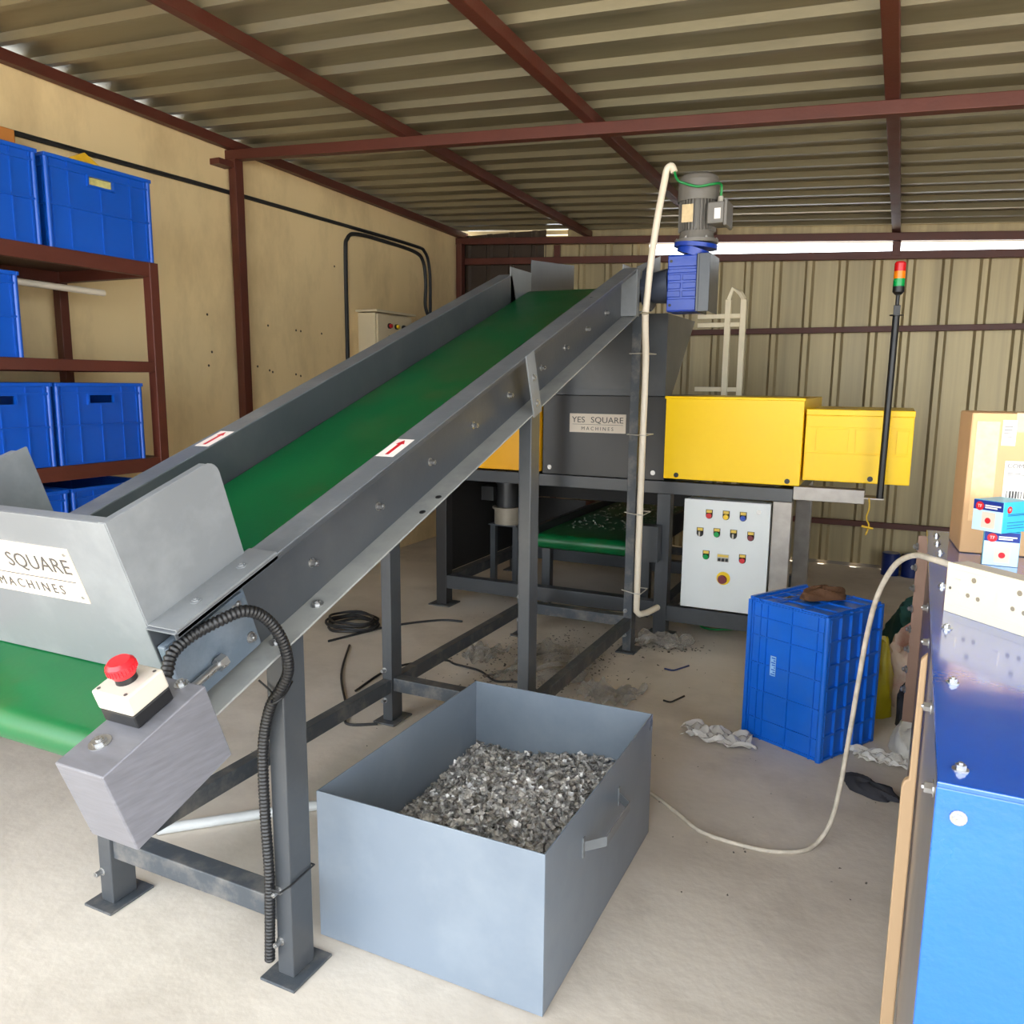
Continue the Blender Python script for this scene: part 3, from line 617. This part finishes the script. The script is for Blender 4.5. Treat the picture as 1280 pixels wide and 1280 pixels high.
t.part('breaker', MB().box(-.882, -.818, DY-.008, DY-.0005, .505, .548), WHITE, dr); t.part('breaker_label', MB().box(-.880, -.820, DY-.0095, DY-.008, .533, .546), TAG, dr)
for k in range(3): t.part('toggle', MB().box(-.876+.021*k, -.862+.021*k, DY-.02, DY-.008, .510, .526), BLACK, dr)
t.part('stop_ring', MB().cyl((-.843, DY-.0005, .409), (-.843, DY-.006, .409), .038, seg=28), YELP, dr, smooth=40)
t.part('stop_button', MB().cyl((-.846, DY-.006, .405), (-.846, DY-.02, .405), .018, .018, 20).cyl((-.846, DY-.02, .405), (-.846, DY-.034, .405), .026, .022, 24), MAR, dr, smooth=40)

# signal tower
t = Thing('signal_tower', 'red amber green signal light on a tall black pole', 'signal light', (-.06, 4.5, .93))
sx, sy = -.058, 4.5
t.part('pole', MB().cyl((sx-.008, sy, .932), (sx, sy, 1.845), .0165, seg=14), BLACK, smooth=40)
t.part('foot_bracket', MB().box(-.14, sx+.012, sy-.012, sy+.1, .925, .932), RAW)
t.part('collar', MB().cyl((sx, sy, 1.845), (sx, sy, 1.849), .032, seg=20), BLACK)
t.part('swivel', MB().box(sx-.015, sx+.016, sy-.014, sy+.014, 1.849, 1.895).cyl((sx, sy, 1.895), (sx, sy, 1.945), .0095, seg=12), BLACK, bevel=.002)
t.part('base', MB().cyl((sx, sy, 1.945), (sx, sy, 1.958), .014, .026, 20).cyl((sx, sy, 1.958), (sx, sy, 1.985), .027, seg=20), BLACK, smooth=40)
for n_, z0, z1, m in (('green_lens', 1.985, 2.022, GREEN), ('amber_lens', 2.022, 2.057, AMBER), ('red_lens', 2.057, 2.095, SIGR)): t.part(n_, MB().cyl((sx, sy, z0), (sx, sy, z1-.002), .0265, seg=24).cyl((sx, sy, z1-.002), (sx, sy, z1), .0255, seg=24), m, smooth=40)
t.part('top_cap', MB().cyl((sx, sy, 2.095), (sx, sy, 2.103), .026, .02, 20), SIGR, smooth=40)
single('hanging_wire', MB().tube(curve([(-.115, 4.49, .93), (-.11, 4.48, .88), (-.12, 4.48, .83), (-.105, 4.48, .79), (-.118, 4.48, .74)], 6), .004, 6).cyl((-.14, 4.48, .785), (-.085, 4.48, .775), .006, seg=8), mat('yellow wire', (200, 160, 30), .5), 'short yellow wire dangling below the signal light pole', 'wire', (-.115, 4.48, .74))

# cream guard rail behind the shredder
t = Thing('access_ladder', 'cream painted tubular ladder rail standing behind the yellow guard', 'ladder', (-1.05, 5.95, 0))
LY = 5.95
s_ = LY/5.5
def lp(x, z, dy=0): return (x*s_, LY+dy, 1.5+(z-1.5)*s_)
for x0 in (-1.073, -.975):
    b0 = lp(x0, 1.5); t.part('stile', MB().box(b0[0]-.02, b0[0]+.02, LY-.02, LY+.02, 0, lp(0, 2.05)[2]), RAIL, bevel=.003)
a, b = lp(-1.073, 2.05), lp(-1.05, 2.12); c, d = lp(-1.0, 2.09), lp(-.975, 2.05)
t.part('hoop', MB().tube([a, b, c, d], .018, 4), RAIL)
for z in (1.945, 1.89, 1.47):
    p0, p1 = lp(-1.27, z), lp(-.975, z); t.part('rung', MB().box(p0[0], p1[0], LY-.015, LY+.015, p0[2]-.016, p0[2]+.016), RAIL, bevel=.003)

# ------------------------------------------------------------------ scrap bin
BX0, BX1, BY0, BY1, BH = -1.325, -.662, 1.577, 2.475, .425
t = Thing('scrap_bin', 'open grey steel bin heaped with shredded scrap on the floor', 'bin', (-.99, 2.03, 0))
BING = mat('blue grey bin paint', (116, 126, 138), .3, .0, .04, 4, .015, 20, dirt=(150, 158, 165), dscale=3, damt=.3)
w = .004
for n_, a in (('front_panel', (BX0, BX1, BY0, BY0+w, .003, BH)), ('rear_panel', (BX0, BX1, BY1-w, BY1, .003, BH)), ('side_panel', (BX0, BX0+w, BY0+w, BY1-w, .003, BH)), ('side_panel', (BX1-w, BX1, BY0+w, BY1-w, .003, BH)), ('bottom_panel', (BX0+w, BX1-w, BY0+w, BY1-w, .003, .007))):
    p = t.part(n_, MB().box(*a), BING, bevel=.001)
hd = [(BX1, 1.845, .325), (BX1, 1.845, .283), (BX1+.006, 1.852, .30)]
def strap(y0, y1, y2, y3, zc):
    P = [(BX1, y0), (BX1+.045, y1), (BX1+.045, y2), (BX1, y3)]; mb = MB()
    for (xa, ya), (xb, yb) in zip(P, P[1:]):
        mb.hexa([(xa, ya, zc-.014), (xb, yb, zc-.014), (xb+.003, yb+.003, zc-.014), (xa+.003, ya+.003, zc-.014), (xa, ya, zc+.014), (xb, yb, zc+.014), (xb+.003, yb+.003, zc+.014), (xa+.003, ya+.003, zc+.014)])
    for yy in (y0, y3): mb.box(BX1, BX1+.004, yy-.006, yy+.006, zc-.028, zc+.028)
    return mb
t.part('handle', strap(1.83, 1.88, 2.08, 2.125, .305), GREYL)
# shredded pile
def pz(x, y):
    fx = (x-BX0)/(BX1-BX0); fy = (y-BY0)/(BY1-BY0)
    return .145+.06*fx+.035*fy+.085*math.sin(math.pi*fx)*math.sin(math.pi*min(1, fy*1.1))+.012*math.sin(9*fx+2)*math.sin(8*fy)
mb = MB(); n = 40
mb.grid([[(BX0+.006+(BX1-BX0-.012)*i/n, BY0+.006+(BY1-BY0-.012)*j/n, pz(BX0+(BX1-BX0)*i/n, BY0+(BY1-BY0)*j/n)-.01+random.uniform(-.006, .006)) for i in range(n+1)] for j in range(n+1)])
for k in range(6500):
    x, y_ = random.uniform(BX0+.008, BX1-.008), random.uniform(BY0+.008, BY1-.008); z = pz(x, y_)+random.uniform(-.008, .012)
    L_, w_ = random.uniform(.012, .036), random.uniform(.004, .012); cur = random.uniform(-2.4, 2.4)
    R = Matrix.Rotation(random.uniform(0, 6.28), 3, 'Z') @ Matrix.Rotation(random.uniform(-1.2, 1.2), 3, 'X') @ Matrix.Rotation(random.uniform(-.8, .8), 3, 'Y')
    i = len(mb.v); m_ = 4
    for a in range(m_):
        tt = (a/(m_-1)-.5); ang = tt*cur
        px_, pz_ = (L_*math.sin(ang)/cur, L_*(1-math.cos(ang))/cur) if abs(cur) > .1 else (L_*tt, 0)
        ww = w_*random.uniform(.55, 1.1)
        for s in (-1, 1):
            q = R @ Vector((px_*1.0, s*ww, pz_)); 
            mb.v.append(Vector((min(max(x+q.x, BX0+.006), BX1-.006), min(max(y_+q.y, BY0+.006), BY1-.006), z+q.z)))
    for a in range(m_-1): mb.f.append((i+2*a, i+2*a+1, i+2*a+3, i+2*a+2))
single('shredded_scrap', mb, SHRED, 'heap of shredded grey foil flakes filling the open bin', 'scrap', (-.99, 2.03, .02), kind='stuff')

# ------------------------------------------------------------------ big blue crate on its end
ang = math.radians(-27)
O = Vector((-.195, 3.283, 0)); ex = Vector((-.31, .148, 0)).normalized(); ey = Vector((.184, .324, 0)).normalized()
CW, CD, CH = .35, .37, .605
def CR(a, b, z): return tuple(O+ex*a+ey*b+Vector((0, 0, z)))
t = Thing('stacking_crate', 'blue plastic crate standing on its end on the floor beside the cabinet', 'crate', tuple(O+ex*.17+ey*.18))
# walls: front (b=0) long side, right (a=0) base with ribs, top/bottom short sides, back long side, open to the left
b_ = MB(); th = .006
b_.box(0, CW, 0, th, 0, CH, CR); b_.box(0, CW, CD-th, CD, 0, CH, CR); b_.box(0, th, th, CD-th, 0, CH, CR); b_.box(th, CW, th, CD-th, 0, th, CR)
b_.box(th, CW-.085, th, CD-th, CH-th, CH, CR); b_.box(CW-.05, CW, th, CD-th, CH-th, CH, CR); b_.box(CW-.085, CW-.05, th, CD/2-.06, CH-th, CH, CR); b_.box(CW-.085, CW-.05, CD/2+.06, CD-th, CH-th, CH, CR)
bo = t.part('body', b_, BLUED, bevel=.001)
q = MB()
for z in (.012, .09, .215, .335, .455, .535, .597): q.box(.012, CW, -.006, 0, z-.003, z+.003, CR)
for a in (.04, .155, .268, .30, .335): q.box(a-.003, a+.003, -.006, 0, 0, CH, CR)
t.part('side_ribs', q, BLUED)
q = MB()
for k in range(6): bb = .012+(CD-.024)*k/5; q.box(-.012, 0, bb-.004, bb+.004, 0, CH, CR)
for k in range(7): z = .008+(CH-.016)*k/6; q.box(-.012, 0, 0, CD, z-.004, z+.004, CR)
t.part('base_ribs', q, BLUED)
q = MB()
for bb in (.01, .085, CD/2, CD-.085, CD-.01): q.box(0, CW, bb-.003, bb+.003, CH, CH+.007, CR)
for a in (.005, .12, .235, CW-.10, CW-.035, CW-.004): q.box(a-.003, a+.003, 0, CD, CH, CH+.008, CR)
t.part('end_ribs', q, BLUED)
q = MB()
for (bb) in (0, CD): q.cyl(CR(0, bb, 0), CR(0, bb, CH), .012, seg=10)
q.box(CW-.01, CW+.006, -.012, .006, 0, CH, CR); q.box(CW-.01, CW+.006, CD-.006, CD+.012, 0, CH, CR); q.box(CW-.01, CW+.006, 0, CD, CH-.004, CH+.012, CR); q.box(CW-.01, CW+.006, 0, CD, 0, .012, CR)
t.part('rim', q, BLUED, smooth=40)
lb = t.part('brand_mark', MB().box(.212, .238, -.0072, -.006, .30, .385, CR), mat('pale blue mark', (150, 195, 240), .4), bo)
q = MB()
for k, wv in enumerate((.9, .5, .8, .3, .7, .9, .4, .8)): q.box(.214, .214+.022*wv, -.0076, -.0072, .304+k*.010, .309+k*.010, CR)
t.part('mark_lettering', q, BLUED, lb)
def crumple(name, cx, cy, z0, rx, ry, hgt, m, label, cat, seed, n=16, flat=.4, rot=0, group=None):
    rnd = random.Random(seed); rows = []; c, s = math.cos(rot), math.sin(rot)
    for j in range(n+1):
        ph = math.pi/2*j/n; row = []
        for i in range(2*n+1):
            th_ = 2*math.pi*(i % (2*n))/(2*n)
            h2 = math.sin(3*th_+seed)+math.sin(5*th_+2*seed+ph*3)*.6+math.sin(9*th_+ph*7+seed)*.35
            rr = math.cos(ph)**flat*(1+.12*h2); zz = math.sin(ph)*hgt*(1+.18*math.sin(4*th_+seed+ph*5))
            x, y_ = rx*rr*math.cos(th_), ry*rr*math.sin(th_)
            row.append((cx+c*x-s*y_, cy+s*x+c*y_, z0+zz+.002))
        rows.append(row)
    return single(name, MB().grid(rows), m, label, cat, (cx, cy, z0), smooth=35)
RAG = mat('brown rag', (92, 62, 40), .85, 0, .25, 20, .2, 40)
pr = O+ex*.16+ey*.2
crumple('rag', pr.x, pr.y, CH+.012, .10, .05, .045, RAG, 'crumpled brown rag on top of the upended blue crate', 'rag', 3, rot=.6)

# ------------------------------------------------------------------ blue machine on the right with things on it
t = Thing('blue_machine', 'glossy blue enamelled machine housing carrying a carton and a socket board', 'machine', (.55, 2.1, 0))
yw = math.atan2(.113-.078, 3.166-1.112)
def BM(a, b, z): return (.078+a*math.cos(yw)+b*math.sin(yw), 1.112-a*math.sin(yw)+b*math.cos(yw), z)
W_, D_ = .85, 2.05
fp = t.part('front_panel', MB().box(.0, W_, 0, .004, .05, .991, BM), MACHF, bevel=.002)
tp_ = t.part('top_panel', MB().box(.0, W_, -.004, D_, .992, 1.0, BM), MACHB, bevel=.002)
lp_ = t.part('side_panel', MB().box(.0, .003, .006, .60, .05, .99, BM), STEEL)
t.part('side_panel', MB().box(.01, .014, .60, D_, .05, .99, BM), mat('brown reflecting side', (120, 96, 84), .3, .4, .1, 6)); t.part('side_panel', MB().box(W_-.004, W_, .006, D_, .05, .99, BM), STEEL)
t.part('rear_panel', MB().box(.014, W_-.004, D_-.004, D_, .05, .99, BM), MACHF)
t.part('plinth', MB().box(.02, W_-.02, .03, D_-.03, 0, .05, BM), DARK)
for a, b in ((.028, .045), (.030, .40), (.03, .75), (.03, 1.15), (.035, 1.62), (.03, 1.78), (.03, 1.93), (.5, .045)): t.part('bolt', MB().bolt(BM(a, b, 1.0), (0, 0, 1), .007, .006), ZINC, tp_)
for a in (.028, .45, .8): t.part('bolt', MB().bolt(BM(a, 0, .955), (0, -1, 0), .0068, .006), ZINC, fp)
for b, z in ((.06, .96), (.36, .965), (.75, .965), (1.05, .965)): t.part('bolt', MB().bolt(BM(0, b, z), (-1, 0, 0), .008, .010), ZINC, lp_)
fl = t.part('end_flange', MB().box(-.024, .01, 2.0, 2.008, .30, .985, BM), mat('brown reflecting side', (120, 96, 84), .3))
for k in range(8): t.part('bolt', MB().bolt(BM(-.024, 2.004, .42+k*.075), (-1, -.3, 0), .009, .010), ZINC, fl)
WOOD = mat('pale plywood', (176, 146, 112), .6, 0, .07, 6, .03, 40, stretch=(1, 1, .15))
single('plywood_strip', MB().prism([BM(-.030, .60, .0), BM(-.004, .60, .0), BM(-.004, .60, .985), BM(-.016, .60, .97), BM(-.018, .60, .72), BM(-.026, .60, .715), BM(-.030, .60, .70)], Vector(BM(0, .018, 0))-Vector(BM(0, 0, 0))), WOOD, 'pale plywood strip standing against the side of the blue machine', 'plank', BM(-.03, .6, 0), bevel=.003)
# socket board
so = Vector((.122, 2.016, 1.0)); sd = Vector((.138, -.145, 0)).normalized(); sn = Vector((sd.y, -sd.x, 0))
if sn.y > 0: sn = -sn
def SB(a, b, z): return tuple(so+sd*a+sn*b+Vector((0, 0, 1))*z)
t = Thing('socket_board', 'ivory power socket board standing on the blue machine', 'socket board', tuple(so+sd*.16-sn*.03))
IV = mat('ivory plastic', (238, 226, 198), .38, 0, .02, 10)
t.part('box', MB().box(0, .36, -.055, -.003, .001, .112, SB), mat('grey box back', (190, 182, 172), .5), bevel=.003)
fp = t.part('face_plate', MB().box(-.001, .361, -.003, .001, .0, .113, SB), IV, bevel=.001)
for a0 in (.055, .165, .275):
    for a, z, r in ((0.016, .086, .006), (.004, .050, .005), (.030, .048, .005)): t.part('socket_hole', MB().cyl(SB(a0+a, .001, z), SB(a0+a, .0016, z), r, seg=12), mat('socket shadow grey', (150, 138, 118), .5), fp)
    t.part('switch', MB().box(a0-.032, a0-.016, .001, .004, .050, .080, SB), IV, fp)
    t.part('module_frame', MB().box(a0-.045, a0+.045, .001, .002, .018, .0195, SB).box(a0-.045, a0+.045, .001, .002, .0995, .101, SB), IV, fp)
for a in (.012, .348): t.part('screw', MB().cyl(SB(a, .001, .056), SB(a, .0022, .056), .0035, seg=10), ZINC, fp)
# cable from the board to the floor
cab = [tuple(so+sd*.004-sn*.02+Vector((0, 0, .10))), (.09, 2.10, 1.10), (.055, 2.2, 1.085), (.015, 2.32, 1.03), (-.02, 2.42, .92), (-.04, 2.50, .78), (-.055, 2.56, .60), (-.07, 2.61, .40), (-.085, 2.65, .22), (-.105, 2.66, .09), (-.14, 2.63, .022), (-.19, 2.575, .008), (-.304, 2.53, .008), (-.489, 2.545, .008), (-.60, 2.63, .008), (-.72, 2.722, .008), (-.86, 2.80, .008), (-1.05, 2.95, .008)]
single('power_cable', MB().tube(curve(cab, 7), .0075, 8), mat('dirty white cable', (196, 186, 170), .55, 0, .2, 30), 'dirty white power cable sagging from the socket board to the floor', 'cable', (-.3, 2.53, 0), smooth=50)
# carton
t = Thing('carton', 'tall brown cardboard carton with white shipping labels on the blue machine', 'box', (.33, 2.9, 1.0))
ca_ = math.radians(4)
def CT(x, y_, z): return (.192+x*math.cos(ca_)-y_*math.sin(ca_), 2.77+x*math.sin(ca_)+y_*math.cos(ca_), 1.0+z)
bd = t.part('body', MB().box(0, .42, 0, .24, .001, .425, CT), CARD, bevel=.004)
LAB = mat('white label paper', (232, 224, 212), .6, 0, .05, 30)
la = t.part('shipping_label', MB().box(.082, .118, -.0008, -.0002, .33, .405, CT), LAB, bd)
lb = t.part('shipping_label', MB().box(.098, .225, -.0008, -.0002, .155, .285, CT), LAB, bd)
t.text('lettering', 'COMMSCOPE', .019, CT(.104, -.001, .270), CT(1, 0, 0)-Vector(CT(0, 0, 0)) if False else Vector(CT(1, 0, 0))-Vector(CT(0, 0, 0)), (0, 0, 1), INK, lb, .0002, 'LEFT')
t.part('print_lines', MB().box(.106, .140, -.0012, -.0008, .2475, .2495, CT).box(.106, .150, -.0012, -.0008, .2435, .2450, CT), INK, lb)
q = MB()
for k in range(14): q.box(.108+k*.0075, .108+k*.0075+random.choice((.002, .003, .005)), -.0012, -.0008, .175, .196, CT)
q.box(.104, .22, -.0012, -.0008, .2165, .2175, CT)
t.part('barcode', q, INK, lb)
q = MB()
for k in range(4): q.box(.086, .108, -.0012, -.0008, .385-k*.01, .387-k*.01, CT)
t.part('print_lines', q, INK, la)
t.part('tape', MB().box(.015, .075, -.0007, -.0002, .1, .40, CT), mat('clear glossy tape', (226, 186, 138), .16, 0, .12, 40), bd)
t.part('tape', MB().box(.115, .155, -.0007, .0, .37, .4255, CT).box(.115, .155, 0, .24, .4252, .4258, CT), mat('clear glossy tape', (226, 186, 138)), bd)
# small push button boxes
SKY = mat('pale blue carton print', (196, 224, 240), .35); NAVY = mat('navy carton print', (24, 48, 130), .35); CY = mat('cyan carton print', (60, 180, 216), .35); PB = mat('beige button print', (226, 204, 182), .4)
def small_box(loc, ang_, w, d, h, label):
    t = Thing('button_carton', label, 'box', loc, 'push button cartons on the blue machine')
    c, s = math.cos(ang_), math.sin(ang_)
    def B(x, y_, z): return (loc[0]+c*x-s*y_, loc[1]+s*x+c*y_, loc[2]+z)
    X = Vector((c, s, 0)); Xs = Vector((-s, c, 0))
    bd = t.part('body', MB().box(0, w, 0, d, .0008, h, B), CY, bevel=.001)
    fr = t.part('front_print', MB().box(.001, w-.001, -.0006, 0, .001, h-.001, B), SKY, bd)
    t.part('title_band', MB().box(.001, w-.001, -.001, -.0006, h-.028, h-.001, B), NAVY, bd)
    t.part('round_mark', MB().cyl(B(.02, -.001, h-.018), B(.02, -.0016, h-.018), .0125, seg=20), RED, bd)
    t.text('lettering', 'TF', .012, B(.02, -.0018, h-.018), X, (0, 0, 1), LAB, bd, .0002)
    t.part('title_line', MB().box(.036, w-.008, -.0014, -.001, h-.0165, h-.0125, B), LAB, bd); t.part('title_line', MB().box(.036, w-.018, -.0014, -.001, h-.0225, h-.0185, B), LAB, bd)
    t.part('pictured_box', MB().box(.028, w-.022, -.001, -.0006, .010, .055, B), PB, bd)
    t.part('pictured_button', MB().cyl(B(.047, -.001, .031), B(.047, -.0014, .031), .0085, seg=18), RED, bd)
    sd_ = t.part('round_mark', MB().cyl(B(w, .025, h-.022), B(w+.0006, .025, h-.022), .010, seg=20), RED, bd)
    q = MB()
    for k in range(5): q.box(w, w+.0005, .02, d-.015-.006*(k % 2), h-.075+k*.008 if k < 3 else h-.050+k*.0035, h-.0735+k*.008 if k < 3 else h-.0485+k*.0035, B)
    t.part('side_print', q, NAVY, bd)
    t.text('lettering', 'TF', .010, B(w+.0008, .025, h-.022), Xs, (0, 0, 1), LAB, bd, .0002)
    return t
small_box((.240, 2.61, 1.0), math.radians(-3), .088, .075, .098, 'light blue push button carton standing under another one')
small_box((.207, 2.62, 1.0986), math.radians(-40), .090, .11, .088, 'light blue push button carton turned askew on top of another one')

# ------------------------------------------------------------------ sacks, cans, litter
crumple('sack', -.02, 3.95, 0, .09, .09, .31, mat('yellow plastic sack', (176, 160, 30), .4, 0, .15, 8, .1, 20), 'yellow plastic sack standing behind the upended blue crate', 'sack', 5, flat=.35)
crumple('sack', .22, 4.22, 0, .20, .20, .33, mat('white printed sack', (196, 176, 160), .6, 0, .12, 8, .15, 20, dirt=(170, 70, 66), dscale=6, damt=.7), 'white woven sack with red print behind the yellow sack', 'sack', 9, flat=.4)
crumple('sack', .17, 3.60, 0, .11, .15, .11, mat('dirty white sack cloth', (205, 200, 190), .7, 0, .12, 10, .2, 25), 'dirty white sack lying flat beside the upended blue crate', 'sack', 2, flat=.5)
crumple('cloth', .19, 3.86, .0, .10, .12, .19, mat('black cloth', (20, 20, 28), .8, 0, .2, 10, .15, 30), 'black cloth bundle between the white sacks', 'cloth', 4)
crumple('cloth', .0, 3.12, 0, .11, .05, .035, mat('charcoal cloth', (48, 48, 54), .85, 0, .2, 10, .15, 30), 'dark crumpled cloth on the floor beside the blue machine', 'cloth', 6, rot=-.5)
crumple('bag', .28, 4.9, 0, .3, .25, .3, mat('dark green bag', (20, 60, 56), .6, 0, .2, 8, .1, 20), 'dark green bag on the floor behind the white sack', 'bag', 8)
for x, lab in ((.015, 'dark blue can at the back wall nearer the shredder'), (.16, 'dark blue can at the back wall nearer the carton')):
    c = Thing('paint_can', lab, 'can', (x, 7.03, 0), 'blue cans by the back wall')
    c.part('body', MB().cyl((x, 7.03, .001), (x, 7.03, .17), .066, seg=24), mat('dark blue tin', (16, 36, 96), .3, .1), smooth=40)
    c.part('lid', MB().cyl((x, 7.03, .17), (x, 7.03, .182), .069, .064, 24), mat('dark blue tin', (16, 36, 96)), smooth=40)
def sheet(name, cx, cy, rx, ry, h, m, label, cat, seed, n=26):
    rnd = random.Random(seed); rows = []
    for j in range(n+1):
        row = []
        for i in range(n+1):
            u, v = i/n*2-1, j/n*2-1
            x = cx+rx*(u+.16*math.sin(3*v+seed)+.08*math.sin(7*v+2*seed)); y_ = cy+ry*(v+.2*math.sin(2.5*u+seed)+.1*math.sin(8*u))
            z = h*abs(math.sin(4.2*u+1.7*v+seed)*math.sin(3.1*v-2*u+seed*2))+h*.5*abs(math.sin(9*u-5*v+seed))+.0025+rnd.uniform(0, h*.1)
            row.append((x, y_, z))
        rows.append(row)
    return single(name, MB().grid(rows), m, label, cat, (cx, cy, 0), smooth=30, solid=.0008)
FILM = mat('cloudy plastic film', (214, 210, 204), .25, 0, .06, 10, alpha=.75)
sheet('plastic_film', -.60, 3.31, .14, .07, .03, FILM, 'crumpled cloudy plastic film on the floor left of the upended crate', 'film', 3)
sheet('plastic_film', -1.17, 3.55, .14, .10, .04, mat('clear plastic film', (170, 164, 156), .12, 0, .06, 10, alpha=.4), 'clear plastic film against the conveyor floor rail', 'film', 5)
sheet('plastic_film', -1.58, 3.78, .2, .28, .04, mat('clear plastic film', (170, 164, 156)), 'clear plastic film under the conveyor between its rails', 'film', 8)
sheet('plastic_film', -1.98, 3.78, .09, .12, .04, mat('clear plastic film', (170, 164, 156)), 'clear plastic film at the foot of the inner conveyor leg', 'film', 11)
sheet('plastic_film', -1.15, 4.42, .16, .10, .05, mat('clear plastic film', (170, 164, 156)), 'clear plastic film around the shredder leg', 'film', 13)
sheet('paper_scrap', .03, 3.42, .10, .06, .02, mat('white paper', (226, 222, 214), .7), 'white paper scrap at the corner of the upended crate', 'paper', 4)
mb = MB()
for k in range(1500):
    if k < 900: x, y_ = random.gauss(-1.6, .2), random.gauss(3.85, .28)
    elif k < 1200: x, y_ = random.gauss(-1.15, .12), random.gauss(4.5, .1)
    else: x, y_ = random.uniform(-2.5, .05), random.uniform(2.2, 5.2)
    if (BX0-.02 < x < BX1+.02 and BY0-.02 < y_ < BY1+.02) or (Vector((x, y_, 0))-(O+ex*.17+ey*.18)).length < .30: continue
    a = random.uniform(0, 6.28); r = random.uniform(.003, .012) if k < 1200 else random.uniform(.002, .006); z0 = .0015
    i = len(mb.v)
    for j in range(4): mb.v.append(Vector((x+r*math.cos(a+j*1.57)*random.uniform(.5, 1), y_+r*math.sin(a+j*1.57)*random.uniform(.5, 1), z0+random.uniform(0, r*.9))))
    mb.f += [(i, i+1, i+2), (i, i+2, i+3)]
single('floor_litter', mb, mat('dark litter', (84, 78, 72), .6, .1, .4, 60), 'small dark shreds littering the concrete under the conveyor', 'litter', (-1.6, 3.9, 0), kind='stuff')
def floor_cable(pts, r, m, label, nm='loose_cable'):
    single(nm, MB().tube(curve([(x, y_, r+.001) for x, y_ in pts], 7), r, 7), m, label, 'cable', (pts[0][0], pts[0][1], 0), smooth=50)
floor_cable([(-2.30, 3.05), (-2.32, 3.4), (-2.15, 3.62), (-2.05, 3.60), (-1.888, 3.57), (-1.75, 3.48), (-1.63, 3.515), (-1.45, 3.42)], .006, RUBBER, 'thin black cable snaking across the floor under the conveyor')
floor_cable([(-2.75, 3.6), (-2.5, 3.2), (-2.2, 2.85), (-2.1, 2.72), (-1.98, 2.78)], .006, RUBBER, 'thin black cable curling past the foot of the inner middle leg')
floor_cable([(-2.9, 3.6), (-2.75, 4.0), (-2.55, 4.25), (-2.4, 4.3)], .007, RUBBER, 'black cable trailing from the coil towards the shredder')
def coil(cx, cy, R0, turns, m, label, r=.006):
    P = []
    for k in range(turns*28):
        a = 2*math.pi*k/28; rr = R0+.018*math.sin(k*.37); P.append((cx+rr*math.cos(a), cy+rr*.9*math.sin(a), r+.002+.011*(k/28)+.004*math.sin(k*.9)))
    single('cable_coil', MB().tube(P, r, 6), m, label, 'cable', (cx, cy, 0), smooth=60)
coil(-2.95, 3.90, .15, 5, RUBBER, 'coil of black cable on the floor under the conveyor', .008)
coil(-.93, 4.98, .14, 5, GWIRE, 'coil of green cable on the floor under the control cabinet')
single('floor_pipe', MB().cyl((-2.13, 1.73, .018), (-1.72, 2.13, .018), .0175, seg=14), mat('white pipe plastic', (206, 208, 208), .4), 'white plastic pipe lying on the floor under the conveyor', 'pipe', (-2.0, 1.85, 0), smooth=40)
for x, y_, a, L_, m, lab in ((-1.03, 4.05, .2, .12, mat('navy strip', (50, 60, 100), .5), 'dark blue plastic strip on the floor near the shredder leg'), (-.92, 3.62, .0, .09, RUBBER, 'short black cable offcut on the open floor')):
    single('offcut', MB().tube(curve([(x, y_, .006), (x+L_*.4, y_-.01, .008), (x+L_*.7, y_+.005, .02), (x+L_, y_+.04, .03)], 5), .005, 6), m, lab, 'offcut', (x, y_, 0))
